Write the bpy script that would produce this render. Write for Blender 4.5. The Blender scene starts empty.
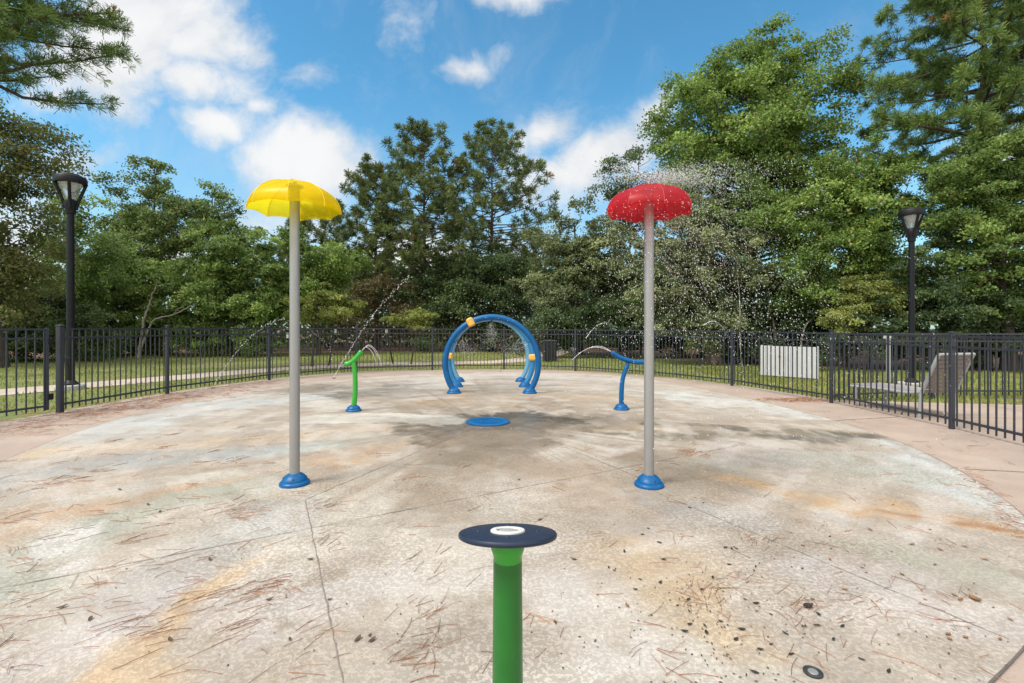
import bpy, math, random
import numpy as np
from mathutils import Vector, Matrix

random.seed(7)
RNG = np.random.default_rng(11)
S = bpy.context.scene
COL = S.collection
PI = math.pi
rad = math.radians

# ------------------------------------------------------------------ survey
EYE, FPX, CX, HY = 1.40, 483.0, 512.0, 327.5     # eye height, focal length, picture centre, horizon row

def G(px, py):                      # survey a ground point
    d = EYE * FPX / (py - HY)
    return ((px - CX) * d / FPX, d)

def at(px, py, d):                  # survey a point at a known depth
    return ((px - CX) * d / FPX, d, EYE - (py - HY) * d / FPX)

# ------------------------------------------------------------------ materials
def new_mat(name):
    m = bpy.data.materials.new(name); m.use_nodes = True
    nt = m.node_tree
    b = nt.nodes['Principled BSDF']
    return m, nt, b

def N(nt, typ, **kw):
    n = nt.nodes.new(typ)
    for k, v in kw.items():
        setattr(n, k, v)
    return n

def inp(nt, node, key, val):
    s = node.inputs[key]
    if hasattr(val, 'is_output') or isinstance(val, bpy.types.NodeSocket):
        nt.links.new(val, s)
    else:
        s.default_value = val

def math_(nt, op, a, b=0.0, c=None, clamp=False):
    n = N(nt, 'ShaderNodeMath', operation=op); n.use_clamp = clamp
    inp(nt, n, 0, a); inp(nt, n, 1, b)
    if c is not None: inp(nt, n, 2, c)
    return n.outputs[0]

def mixc(nt, fac, a, b, blend='MIX'):
    n = N(nt, 'ShaderNodeMix', data_type='RGBA', blend_type=blend)
    inp(nt, n, 0, fac)
    inp(nt, n, 6, a if not isinstance(a, tuple) else (*a[:3], 1)); inp(nt, n, 7, b if not isinstance(b, tuple) else (*b[:3], 1))
    return n.outputs[2]

def noise(nt, vec, scale, detail=3.0, rough=0.55, dist=0.0):
    n = N(nt, 'ShaderNodeTexNoise'); n.inputs['Scale'].default_value = scale
    n.inputs['Detail'].default_value = detail; n.inputs['Roughness'].default_value = rough
    n.inputs['Distortion'].default_value = dist
    if vec is not None: nt.links.new(vec, n.inputs['Vector'])
    return n.outputs[0]

def ramp(nt, fac, stops, interp='LINEAR'):
    n = N(nt, 'ShaderNodeValToRGB'); n.color_ramp.interpolation = interp
    el = n.color_ramp.elements
    while len(el) < len(stops): el.new(0.5)
    for e, (p, c) in zip(el, stops):
        e.position = p; e.color = (*c[:3], 1) if isinstance(c, tuple) else (c, c, c, 1)
    nt.links.new(fac, n.inputs[0])
    return n.outputs[0]

def smooth(nt, x, lo, hi, a=0.0, b=1.0):
    n = N(nt, 'ShaderNodeMapRange', interpolation_type='SMOOTHSTEP')
    inp(nt, n, 0, x); n.inputs[1].default_value = lo; n.inputs[2].default_value = hi
    n.inputs[3].default_value = a; n.inputs[4].default_value = b
    return n.outputs[0]

def bump(nt, b, h, strength, dist=0.01):
    n = N(nt, 'ShaderNodeBump'); n.inputs['Strength'].default_value = strength; n.inputs['Distance'].default_value = dist
    nt.links.new(h, n.inputs['Height']); nt.links.new(n.outputs[0], b.inputs['Normal'])

def objvec(nt):
    return N(nt, 'ShaderNodeTexCoord').outputs['Object']

def paint(name, col, rough=0.4, metal=0.0, var=0.12, scale=9.0, bumpy=0.04, grime=None):
    m, nt, b = new_mat(name)
    v = objvec(nt)
    n1 = noise(nt, v, scale, 5)
    dark = tuple(c * (1 - var) for c in col); lite = tuple(min(1, c * (1 + var)) for c in col)
    c = mixc(nt, n1, dark, lite)
    if grime:
        n2 = noise(nt, v, scale * 2.7, 6, 0.65)
        c = mixc(nt, smooth(nt, n2, 0.55, 0.75, 0, 0.55), c, grime)
    nt.links.new(c, b.inputs['Base Color'])
    b.inputs['Metallic'].default_value = metal
    nt.links.new(smooth(nt, noise(nt, v, scale * 1.7, 4), 0.25, 0.75, rough * 0.8, min(1, rough * 1.25)), b.inputs['Roughness'])
    if bumpy: bump(nt, b, noise(nt, v, scale * 14, 3), bumpy, 0.004)
    return m

M = {}
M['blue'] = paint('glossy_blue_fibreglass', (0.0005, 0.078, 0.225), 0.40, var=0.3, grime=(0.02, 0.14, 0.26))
M['blue_mid'] = paint('mid_blue_fibreglass', (0.012, 0.15, 0.33), 0.36, var=0.25, grime=(0.12, 0.27, 0.38))  # blue a step paler than the front arch
M['blue_pale'] = paint('pale_blue_fibreglass', (0.09, 0.25, 0.38), 0.3, var=0.2, grime=(0.3, 0.42, 0.48))  # palest blue, for the rear arch
M['green'] = paint('glossy_green_paint', (0.03, 0.29, 0.026), 0.3, var=0.15)
M['green_deep'] = paint('deep_green_paint', (0.008, 0.118, 0.013), 0.36, var=0.25, grime=(0.025, 0.14, 0.025))
M['navy'] = paint('navy_plastic', (0.006, 0.014, 0.036), 0.5, var=0.25, grime=(0.016, 0.024, 0.045))
M['white_plastic'] = paint('white_plastic', (0.56, 0.545, 0.51), 0.45, var=0.06, grime=(0.5, 0.46, 0.4))
M['steel'] = paint('brushed_steel_pole', (0.30, 0.293, 0.282), 0.42, metal=0.5, var=0.1, scale=4)
M['black_metal'] = paint('black_powder_coat', (0.004, 0.004, 0.005), 0.55, var=0.3, grime=(0.009, 0.009, 0.011))
M['fence_metal'] = paint('fence_powder_coat', (0.020, 0.023, 0.031), 0.45, var=0.3, grime=(0.034, 0.038, 0.048))
M['dark_hole'] = paint('dark_bolt', (0.006, 0.02, 0.06), 0.5)
M['clamp'] = paint('yellow_clamp_plastic', (0.66, 0.36, 0.06), 0.5, var=0.12)
M['concrete_grey'] = paint('footing_concrete', (0.36, 0.35, 0.33), 0.85, var=0.2, bumpy=0.3)
M['vinyl'] = paint('white_vinyl', (0.43, 0.43, 0.425), 0.5, var=0.1, grime=(0.5, 0.48, 0.44), scale=3)
M['rust'] = paint('rust_mark', (0.30, 0.10, 0.03), 0.8)
M['bin'] = paint('dark_bin_metal', (0.022, 0.024, 0.026), 0.5, var=0.25)
M['sling'] = paint('taupe_sling_mesh', (0.17, 0.14, 0.12), 0.8, var=0.15, scale=25)
M['sling_pale'] = paint('pale_sling_mesh', (0.27, 0.245, 0.235), 0.8, var=0.15, scale=25)
M['frame_grey'] = paint('pale_grey_frame', (0.30, 0.30, 0.30), 0.45, var=0.15)
M['saw'] = paint('saw_cut', (0.17, 0.145, 0.125), 0.9, var=0.5, scale=14)
M['joint'] = paint('joint_sealant', (0.10, 0.085, 0.075), 0.9, var=0.5, scale=14)
M['stake'] = paint('dark_stake', (0.02, 0.018, 0.016), 0.8)
M['tie'] = paint('white_tie', (0.6, 0.6, 0.58), 0.7)

for _k in ('black_metal', 'blue'):
    M[_k].node_tree.nodes['Principled BSDF'].inputs['Specular IOR Level'].default_value = 0.28

def canopy_mat(name, col, see, grime, clear):
    m, nt, b = new_mat(name)
    out = nt.nodes['Material Output']
    v = objvec(nt)
    n1 = noise(nt, v, 6, 5)
    c = mixc(nt, n1, tuple(x * 0.88 for x in col), tuple(min(1, x * 1.08) for x in col))
    c = mixc(nt, smooth(nt, noise(nt, v, 22, 5), 0.55, 0.8, 0, 0.35), c, grime)
    nt.links.new(c, b.inputs['Base Color']); b.inputs['Roughness'].default_value = 0.38
    tr = N(nt, 'ShaderNodeBsdfTranslucent'); nt.links.new(c, tr.inputs[0])
    tp = N(nt, 'ShaderNodeBsdfTransparent'); tp.inputs[0].default_value = (*clear, 1)
    m1 = N(nt, 'ShaderNodeMixShader'); m1.inputs[0].default_value = 0.74
    nt.links.new(b.outputs[0], m1.inputs[1]); nt.links.new(tr.outputs[0], m1.inputs[2])
    m2 = N(nt, 'ShaderNodeMixShader'); m2.inputs[0].default_value = see
    nt.links.new(m1.outputs[0], m2.inputs[1]); nt.links.new(tp.outputs[0], m2.inputs[2])
    nt.links.new(m2.outputs[0], out.inputs[0])
    bump(nt, b, noise(nt, v, 40, 3), 0.08, 0.004)
    return m
M['yellow_rib'] = paint('yellow_rib_plastic', (0.70, 0.50, 0.015), 0.4)
M['red_rib'] = paint('red_rib_plastic', (0.40, 0.015, 0.03), 0.4)
M['yellow_dome'] = canopy_mat('translucent_yellow', (0.90, 0.77, 0.02), 0.62, (0.93, 0.85, 0.25), (1.0, 0.90, 0.22))
M['red_dome'] = canopy_mat('translucent_red', (0.66, 0.085, 0.115), 0.50, (0.66, 0.30, 0.34), (1.0, 0.24, 0.27))
for _n, _w in (('red_dome', 1.0), ('yellow_dome', 0.4)):
    _b = M[_n].node_tree.nodes['Principled BSDF']; _b.inputs['Coat Weight'].default_value = _w; _b.inputs['Coat Roughness'].default_value = 0.22; _b.inputs['Coat IOR'].default_value = 1.6

def glass_mat():
    m, nt, b = new_mat('lamp_glass')
    b.inputs['Base Color'].default_value = (0.85, 0.87, 0.87, 1); b.inputs['Roughness'].default_value = 0.12
    b.inputs['Transmission Weight'].default_value = 0.75; b.inputs['IOR'].default_value = 1.2
    return m
M['lens'] = glass_mat()

def water_mat(name, white, trans):
    m, nt, b = new_mat(name)
    b.inputs['Base Color'].default_value = (white, white, white, 1)
    b.inputs['Roughness'].default_value = 0.12; b.inputs['IOR'].default_value = 1.33
    b.inputs['Transmission Weight'].default_value = trans
    return m
M['drops'] = water_mat('water_drops', 0.96, 0.42)
M['stream'] = water_mat('water_stream', 0.93, 0.45)

def leaf_mat(name, dark, mid, lite, brown=None, trans=0.36):
    m, nt, b = new_mat(name)
    out = nt.nodes['Material Output']
    a = N(nt, 'ShaderNodeAttribute', attribute_name='tint')
    stops = [(0.0, dark), (0.5, mid), (0.9, lite)]
    if brown: stops.append((0.97, brown))
    c = ramp(nt, a.outputs['Fac'], stops)
    nt.links.new(c, b.inputs['Base Color'])
    b.inputs['Roughness'].default_value = 0.55; b.inputs['Specular IOR Level'].default_value = 0.35
    tr = N(nt, 'ShaderNodeBsdfTranslucent')
    nt.links.new(mixc(nt, 0.3, c, (0.22, 0.31, 0.06)), tr.inputs[0])
    mx = N(nt, 'ShaderNodeMixShader'); mx.inputs[0].default_value = trans
    nt.links.new(b.outputs[0], mx.inputs[1]); nt.links.new(tr.outputs[0], mx.inputs[2])
    nt.links.new(mx.outputs[0], out.inputs[0])
    return m
M['leaf_oak'] = leaf_mat('leaves_oak', (0.057, 0.083, 0.025), (0.128, 0.185, 0.048), (0.336, 0.417, 0.113), (0.360, 0.234, 0.097))
M['leaf_bright'] = leaf_mat('leaves_sweetgum', (0.071, 0.120, 0.026), (0.158, 0.249, 0.049), (0.383, 0.496, 0.116), (0.384, 0.271, 0.120))
M['leaf_grey'] = leaf_mat('leaves_grey_green', (0.075, 0.092, 0.042), (0.163, 0.195, 0.082), (0.376, 0.417, 0.188), (0.348, 0.253, 0.136))
M['leaf_dark'] = leaf_mat('leaves_dark', (0.025, 0.042, 0.017), (0.060, 0.096, 0.034), (0.158, 0.222, 0.074), (0.157, 0.114, 0.054))
M['leaf_autumn'] = leaf_mat('leaves_bronze', (0.059, 0.073, 0.021), (0.140, 0.144, 0.044), (0.316, 0.300, 0.095), (0.281, 0.159, 0.081))
M['leaf_vine'] = leaf_mat('leaves_vine', (0.059, 0.101, 0.024), (0.144, 0.222, 0.050), (0.370, 0.482, 0.119), (0.386, 0.272, 0.100))
M['leaf_lime'] = leaf_mat('leaves_young', (0.104, 0.123, 0.029), (0.223, 0.254, 0.054), (0.458, 0.475, 0.129), (0.352, 0.325, 0.125))
M['leaf_brown'] = leaf_mat('leaves_russet', (0.084, 0.065, 0.035), (0.143, 0.107, 0.050), (0.168, 0.162, 0.063), (0.235, 0.130, 0.071))
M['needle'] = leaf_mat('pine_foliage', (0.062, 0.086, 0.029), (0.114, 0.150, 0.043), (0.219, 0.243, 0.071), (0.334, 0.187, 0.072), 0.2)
M['needle_warm'] = leaf_mat('pine_foliage_warm', (0.076, 0.129, 0.035), (0.144, 0.221, 0.055), (0.281, 0.354, 0.088), (0.382, 0.221, 0.088), 0.25)  # warmer green for the two edge pines
M['grass'] = leaf_mat('grass_blades', (0.144, 0.169, 0.034), (0.231, 0.259, 0.053), (0.358, 0.347, 0.094), (0.482, 0.356, 0.156), 0.3)

def bark(name, a, c):
    m, nt, b = new_mat(name)
    v = objvec(nt)
    mp = N(nt, 'ShaderNodeMapping'); mp.inputs['Scale'].default_value = (6, 6, 1.2); nt.links.new(v, mp.inputs[0])
    n1 = noise(nt, mp.outputs[0], 3, 6, 0.65)
    nt.links.new(ramp(nt, n1, [(0.3, a), (0.7, c)]), b.inputs['Base Color'])
    b.inputs['Roughness'].default_value = 0.9
    bump(nt, b, n1, 0.6, 0.03)
    return m
M['bark_dark'] = bark('bark_dark', (0.03, 0.024, 0.018), (0.085, 0.068, 0.052))
M['bark_pine'] = bark('bark_pine', (0.045, 0.03, 0.022), (0.13, 0.085, 0.06))
M['bark_pale'] = bark('bark_pale', (0.17, 0.145, 0.115), (0.34, 0.30, 0.25))
M['bark_warm'] = bark('bark_warm', (0.12, 0.08, 0.055), (0.26, 0.19, 0.14))

def litter_mat(name, cols):
    m, nt, b = new_mat(name)
    a = N(nt, 'ShaderNodeAttribute', attribute_name='tint')
    nt.links.new(ramp(nt, a.outputs['Fac'], cols), b.inputs['Base Color'])
    b.inputs['Roughness'].default_value = 0.75
    return m
M['needle_litter'] = litter_mat('fallen_needles', [(0, (0.12, 0.05, 0.027)), (0.5, (0.26, 0.11, 0.058)), (1, (0.40, 0.22, 0.13))])
M['leaf_bits'] = litter_mat('leaf_crumbs', [(0, (0.012, 0.010, 0.008)), (0.6, (0.035, 0.024, 0.016)), (1, (0.15, 0.07, 0.03))])
M['dead_dark'] = paint('dead_leaf_black', (0.022, 0.018, 0.015), 0.6, var=0.4, scale=40)
M['dead_tan'] = paint('dead_leaf_tan', (0.23, 0.11, 0.045), 0.75, var=0.4, scale=40)
M['dead_brown'] = paint('dead_leaf_brown', (0.085, 0.045, 0.024), 0.7, var=0.4, scale=40)

# ------------------------------------------------------------------ mesh helpers
def link(o, parent=None):
    COL.objects.link(o)
    if parent is not None: o.parent = parent
    return o

def tag(o, label=None, cat=None, group=None, kind=None):
    if label: o['label'] = label
    if cat: o['category'] = cat
    if group: o['group'] = group
    if kind: o['kind'] = kind
    return o

def thing(name, label, cat, loc=(0, 0, 0), rz=0.0, group=None):
    o = bpy.data.objects.new(name, None); o.empty_display_size = 0.2
    o.location = loc; o.rotation_euler = (0, 0, rz)
    link(o)
    return tag(o, label, cat, group)

def np_mesh(name, V, F, tint=None, smooth_=False):
    """V (n,3), F (m,4) quads."""
    me = bpy.data.meshes.new(name)
    V = np.ascontiguousarray(V, dtype=np.float32); F = np.ascontiguousarray(F, dtype=np.int32)
    k = F.shape[1]
    me.vertices.add(len(V)); me.vertices.foreach_set('co', V.ravel())
    me.loops.add(F.size); me.loops.foreach_set('vertex_index', F.ravel())
    me.polygons.add(len(F))
    me.polygons.foreach_set('loop_start', np.arange(0, F.size, k, dtype=np.int32))
    me.polygons.foreach_set('loop_total', np.full(len(F), k, dtype=np.int32))
    if tint is not None:
        a = me.attributes.new('tint', 'FLOAT', 'FACE')
        a.data.foreach_set('value', np.ascontiguousarray(tint, dtype=np.float32))
    me.polygons.foreach_set('use_smooth', np.full(len(F), bool(smooth_)))
    me.update(calc_edges=True)
    return me

def np_obj(name, V, F, mat, parent=None, tint=None, smooth_=False):
    me = np_mesh(name, V, F, tint, smooth_)
    me.materials.append(mat)
    return link(bpy.data.objects.new(name, me), parent)

class MB:
    def __init__(s): s.v = []; s.f = []
    def add(s, vs, fs):
        o = len(s.v); s.v += [tuple(p) for p in vs]; s.f += [tuple(i + o for i in f) for f in fs]
    def box(s, c, size, rz=0.0, bev=0.0, mat=None):
        x, y, z = [k / 2 for k in size]
        if bev <= 0:
            vs = [(-x, -y, -z), (x, -y, -z), (x, y, -z), (-x, y, -z), (-x, -y, z), (x, -y, z), (x, y, z), (-x, y, z)]
            fs = [(0, 3, 2, 1), (4, 5, 6, 7), (0, 1, 5, 4), (1, 2, 6, 5), (2, 3, 7, 6), (3, 0, 4, 7)]
        else:
            b = bev; vs = []
            for (zz, k) in ((-z, b), (-z + b, 0), (z - b, 0), (z, b)):
                for (sx, sy) in ((-1, -1), (1, -1), (1, 1), (-1, 1)):
                    xx, yy = x - k, y - k
                    if sx * sy > 0: pts = [(sx * xx, sy * (yy - b)), (sx * (xx - b), sy * yy)]
                    else: pts = [(sx * (xx - b), sy * yy), (sx * xx, sy * (yy - b))]
                    if sx == -1 and sy == -1: pts = [(-xx, -(yy - b)), (-(xx - b), -yy)]
                    elif sx == 1 and sy == -1: pts = [((xx - b), -yy), (xx, -(yy - b))]
                    elif sx == 1 and sy == 1: pts = [(xx, (yy - b)), ((xx - b), yy)]
                    else: pts = [(-(xx - b), yy), (-xx, (yy - b))]
                    vs += [(p[0], p[1], zz) for p in pts]
            fs = [tuple(range(7, -1, -1)), tuple(range(24, 32))]
            for r in range(3):
                for i in range(8):
                    a, d = r * 8 + i, r * 8 + (i + 1) % 8
                    fs.append((a, d, d + 8, a + 8))
        R = Matrix.Rotation(rz, 3, 'Z')
        if mat is not None: R = mat
        s.add([R @ Vector(p) + Vector(c) for p in vs], fs)
    def tube(s, path, radii, sides=12, cap=True):
        P = [Vector(p) for p in path]; n = len(P)
        if not hasattr(radii, '__len__'): radii = [radii] * n
        T = []
        for i in range(n):
            t = (P[min(i + 1, n - 1)] - P[max(i - 1, 0)])
            T.append(t.normalized() if t.length > 1e-9 else Vector((0, 0, 1)))
        u = T[0].orthogonal().normalized()
        vs = []
        for i in range(n):
            u = (u - T[i] * u.dot(T[i]))
            u = u.normalized() if u.length > 1e-6 else T[i].orthogonal().normalized()
            w = T[i].cross(u)
            for k in range(sides):
                a = 2 * PI * k / sides
                vs.append(P[i] + (u * math.cos(a) + w * math.sin(a)) * radii[i])
        fs = []
        for i in range(n - 1):
            for k in range(sides):
                a, b = i * sides + k, i * sides + (k + 1) % sides
                fs.append((a, b, b + sides, a + sides))
        if cap:
            fs.append(tuple(range(sides - 1, -1, -1))); fs.append(tuple(range((n - 1) * sides, n * sides)))
        s.add(vs, fs)
    def lathe(s, prof, sides=40, c=(0, 0, 0), mat=None, ring=False):
        if ring: prof = list(prof) + [prof[0]]
        vs = []; n = len(prof)
        R = mat or Matrix.Identity(3)
        for r, z in prof:
            for k in range(sides):
                a = 2 * PI * k / sides
                vs.append(R @ Vector((r * math.cos(a), r * math.sin(a), z)) + Vector(c))
        fs = []
        for i in range(n - 1):
            for k in range(sides):
                a, b = i * sides + k, i * sides + (k + 1) % sides
                fs.append((a, b, b + sides, a + sides))
        if ring: pass
        elif prof[0][0] > 1e-5: fs.append(tuple(range(sides - 1, -1, -1)))
        if prof[-1][0] > 1e-5 and not ring: fs.append(tuple(range((n - 1) * sides, n * sides)))
        s.add(vs, fs)
    def build(s, name, mat, parent=None, smooth_=True, angle=35, loc=None):
        me = bpy.data.meshes.new(name); me.from_pydata(s.v, [], s.f); me.validate(); me.update()
        me.materials.append(mat)
        if smooth_:
            me.shade_smooth(); me.set_sharp_from_angle(angle=rad(angle))
        o = bpy.data.objects.new(name, me)
        if loc: o.location = loc
        return link(o, parent)

def spline(pts, n=8, closed=False):
    P = [Vector(p) if len(p) == 3 else Vector((p[0], p[1], 0)) for p in pts]
    m = len(P); out = []
    rng = range(m if closed else m - 1)
    for i in rng:
        g = (lambda k: P[k % m]) if closed else (lambda k: P[max(0, min(m - 1, k))])
        a, b, c, d = g(i - 1), g(i), g(i + 1), g(i + 2)
        for k in range(n):
            t = k / n
            out.append(0.5 * ((2 * b) + (c - a) * t + (2 * a - 5 * b + 4 * c - d) * t * t + (3 * b - a - 3 * c + d) * t ** 3))
    if not closed: out.append(P[-1])
    return out

# value noise on the plane
_LAT = np.random.default_rng(3).random((256, 256))
def vnoise(x, y, sc, seed=0):
    x = np.asarray(x) * sc + seed * 17.3; y = np.asarray(y) * sc + seed * 9.1
    xi = np.floor(x).astype(int); yi = np.floor(y).astype(int)
    fx = x - xi; fy = y - yi
    fx = fx * fx * (3 - 2 * fx); fy = fy * fy * (3 - 2 * fy)
    L = lambda a, b: _LAT[a % 256, b % 256]
    return (L(xi, yi) * (1 - fx) + L(xi + 1, yi) * fx) * (1 - fy) + (L(xi, yi + 1) * (1 - fx) + L(xi + 1, yi + 1) * fx) * fy
def fbm(x, y, sc, seed=0, o=4):
    t = 0; a = 0.5; w = 0
    for k in range(o):
        t = t + a * vnoise(x, y, sc * 2 ** k, seed + k); w += a; a *= 0.55
    return t / w
def sstep(a, b, x):
    t = np.clip((x - a) / (b - a), 0, 1); return t * t * (3 - 2 * t)

# ------------------------------------------------------------------ camera, world, sun
cam = bpy.data.cameras.new('camera'); co = bpy.data.objects.new('camera', cam); link(co)
co.location = (0, 0, EYE); co.rotation_euler = (rad(90), 0, 0)
cam.sensor_width = 36; cam.lens = FPX / 1024 * 36; cam.shift_y = -(341.5 - HY) / 1024
cam.clip_start = 0.05; cam.clip_end = 2000
S.camera = co

SUN_EL, SUN_AZ = 54, 238       # azimuth clockwise from +Y (high, from the left)
sd = Vector((math.sin(rad(SUN_AZ)) * math.cos(rad(SUN_EL)), math.cos(rad(SUN_AZ)) * math.cos(rad(SUN_EL)), math.sin(rad(SUN_EL))))
sl = bpy.data.lights.new('sun', 'SUN'); sl.energy = 3.0; sl.angle = rad(18); sl.color = (1.0, 0.95, 0.87)
so = bpy.data.objects.new('sun', sl); link(so); so.location = (0, 0, 60)
so.rotation_euler = sd.to_track_quat('Z', 'Y').to_euler()

W = bpy.data.worlds.new('World'); S.world = W; W.use_nodes = True
nt = W.node_tree
bg = nt.nodes['Background']
sky = N(nt, 'ShaderNodeTexSky', sky_type='NISHITA'); sky.sun_disc = False
sky.sun_elevation = rad(SUN_EL); sky.sun_rotation = rad(SUN_AZ); sky.air_density = 1.0; sky.dust_density = 0.6; sky.ozone_density = 2.0
dirv = N(nt, 'ShaderNodeTexCoord').outputs['Generated']
sep = N(nt, 'ShaderNodeSeparateXYZ'); nt.links.new(dirv, sep.inputs[0])
ay = math_(nt, 'ADD', math_(nt, 'ABSOLUTE', sep.outputs[1]), 0.03)
cu = math_(nt, 'DIVIDE', sep.outputs[0], ay); cv = math_(nt, 'DIVIDE', sep.outputs[2], ay)
cmb = N(nt, 'ShaderNodeCombineXYZ'); nt.links.new(cu, cmb.inputs[0]); nt.links.new(cv, cmb.inputs[1])
P2 = cmb.outputs[0]
wn = N(nt, 'ShaderNodeTexNoise'); wn.inputs['Scale'].default_value = 3.2; wn.inputs['Detail'].default_value = 5
nt.links.new(P2, wn.inputs['Vector'])
w1 = N(nt, 'ShaderNodeVectorMath', operation='SUBTRACT'); nt.links.new(wn.outputs['Color'], w1.inputs[0]); w1.inputs[1].default_value = (0.5, 0.5, 0.5)
w2 = N(nt, 'ShaderNodeVectorMath', operation='SCALE'); nt.links.new(w1.outputs[0], w2.inputs[0]); w2.inputs['Scale'].default_value = 0.16
w3 = N(nt, 'ShaderNodeVectorMath', operation='ADD'); nt.links.new(P2, w3.inputs[0]); nt.links.new(w2.outputs[0], w3.inputs[1])
PW = w3.outputs[0]
def blob(px, py, rx, ry, rot=0.0, gain=1.0):
    a = N(nt, 'ShaderNodeVectorMath', operation='SUBTRACT'); nt.links.new(PW, a.inputs[0])
    a.inputs[1].default_value = ((px - CX) / FPX, (HY - py) / FPX, 0)
    r = N(nt, 'ShaderNodeVectorRotate', rotation_type='Z_AXIS'); nt.links.new(a.outputs[0], r.inputs['Vector']); r.inputs['Angle'].default_value = -rad(rot)
    m = N(nt, 'ShaderNodeVectorMath', operation='MULTIPLY'); nt.links.new(r.outputs[0], m.inputs[0]); m.inputs[1].default_value = (FPX / rx, FPX / ry, 0)
    l = N(nt, 'ShaderNodeVectorMath', operation='LENGTH'); nt.links.new(m.outputs[0], l.inputs[0])
    return math_(nt, 'MULTIPLY', math_(nt, 'SUBTRACT', 1.0, l.outputs['Value']), gain)
blobs = [blob(165, 30, 125, 80, 0, 1.0), blob(140, 75, 150, 80, 8, 1.0), blob(215, 55, 85, 70, 0, 0.9), blob(215, 95, 95, 50, -8, 0.8), blob(85, 108, 95, 50, 0, 0.6), blob(50, 80, 80, 50, 0, 0.4),
         blob(228, 135, 66, 34, 0, 0.9), blob(265, 120, 30, 22, 0, 0.6), blob(310, 168, 95, 52, -8, 1.05), blob(285, 225, 80, 34, 0, 0.7), blob(345, 185, 60, 38, 0, 0.75), blob(505, 2, 75, 34, -3, 0.9),
         blob(475, 72, 50, 24, 12, 0.75), blob(545, 138, 62, 38, 35, 0.85), blob(598, 170, 105, 48, 24, 1.0), blob(640, 122, 48, 28, 50, 0.7), blob(560, 185, 80, 34, 0, 0.8),
         blob(312, 88, 58, 26, 15, 0.42), blob(410, 32, 40, 30, 60, 0.36), blob(180, 262, 70, 40, 0, 0.8), blob(95, 170, 65, 28, 0, 0.5), blob(20, 230, 100, 70, 0, 0.8), blob(450, 260, 180, 50, 0, 0.7),
         blob(1000, 170, 130, 60, 0, 0.6), blob(800, 205, 110, 50, 0, 0.7), blob(1400, 60, 320, 90, 0, 1), blob(-400, 100, 320, 100, 0, 1), blob(300, -330, 300, 110, 5, 1), blob(900, -500, 380, 140, 0, 1)]
acc = blobs[0]
for b_ in blobs[1:]: acc = math_(nt, 'MAXIMUM', acc, b_)
cn = math_(nt, 'ADD', math_(nt, 'MULTIPLY', noise(nt, PW, 5.5, 10, 0.62), 0.75), math_(nt, 'MULTIPLY', noise(nt, PW, 21, 8, 0.6), 0.25))
dens = math_(nt, 'ADD', acc, math_(nt, 'MULTIPLY', math_(nt, 'SUBTRACT', cn, 0.5), 1.9))
mask = smooth(nt, dens, 0.06, 0.74)
wisp = math_(nt, 'MULTIPLY', smooth(nt, noise(nt, PW, 2.6, 8, 0.68, 0.6), 0.46, 0.78), 0.34)
mask = math_(nt, 'MAXIMUM', mask, wisp)
haze = math_(nt, 'MULTIPLY', smooth(nt, cv, 0.5, -0.05), 0.5)
mask = math_(nt, 'ADD', mask, math_(nt, 'MULTIPLY', math_(nt, 'SUBTRACT', 1.0, mask), haze))
shade = smooth(nt, math_(nt, 'ADD', noise(nt, PW, 4.5, 6), math_(nt, 'MULTIPLY', dens, 0.35)), 0.3, 0.95)
CLOUD_HI, CLOUD_LO = (6.9, 6.95, 7.0), (4.7, 5.05, 5.45)
cc = mixc(nt, shade, CLOUD_LO, CLOUD_HI)
tint_ = mixc(nt, 1.0, sky.outputs[0], (0.70, 1.42, 1.50), 'MULTIPLY')
# added bright cloud glow overhead and behind, out of view, to lift the fill
fill_top = math_(nt, 'MULTIPLY', smooth(nt, sep.outputs[2], 0.62, 0.86), smooth(nt, noise(nt, dirv, 2.2, 6), 0.25, 0.6, 0.35, 1.0))
fill_back = math_(nt, 'MULTIPLY', smooth(nt, sep.outputs[1], 0.05, -0.5), smooth(nt, noise(nt, dirv, 2.6, 6), 0.3, 0.65, 0.3, 1.0))
fin = mixc(nt, math_(nt, 'MAXIMUM', fill_top, fill_back), mixc(nt, mask, tint_, cc), (15.0, 14.6, 14.0))
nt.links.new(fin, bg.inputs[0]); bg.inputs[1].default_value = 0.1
S.view_settings.view_transform = 'Standard'; S.view_settings.look = 'None'; S.view_settings.gamma = 1; S.view_settings.use_curve_mapping = False
S.view_settings.exposure = 0.45
S.cycles.max_bounces = 10; S.cycles.diffuse_bounces = 4; S.cycles.transparent_max_bounces = 12; S.cycles.use_denoising = True

# ------------------------------------------------------------------ ground sheets
def sheet(name, outline, z, mat):
    mb = MB(); mb.add([(p[0], p[1], z) for p in outline], [tuple(range(len(outline)))])
    o = mb.build(name, mat, smooth_=False)
    return tag(o, kind='structure')

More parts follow.
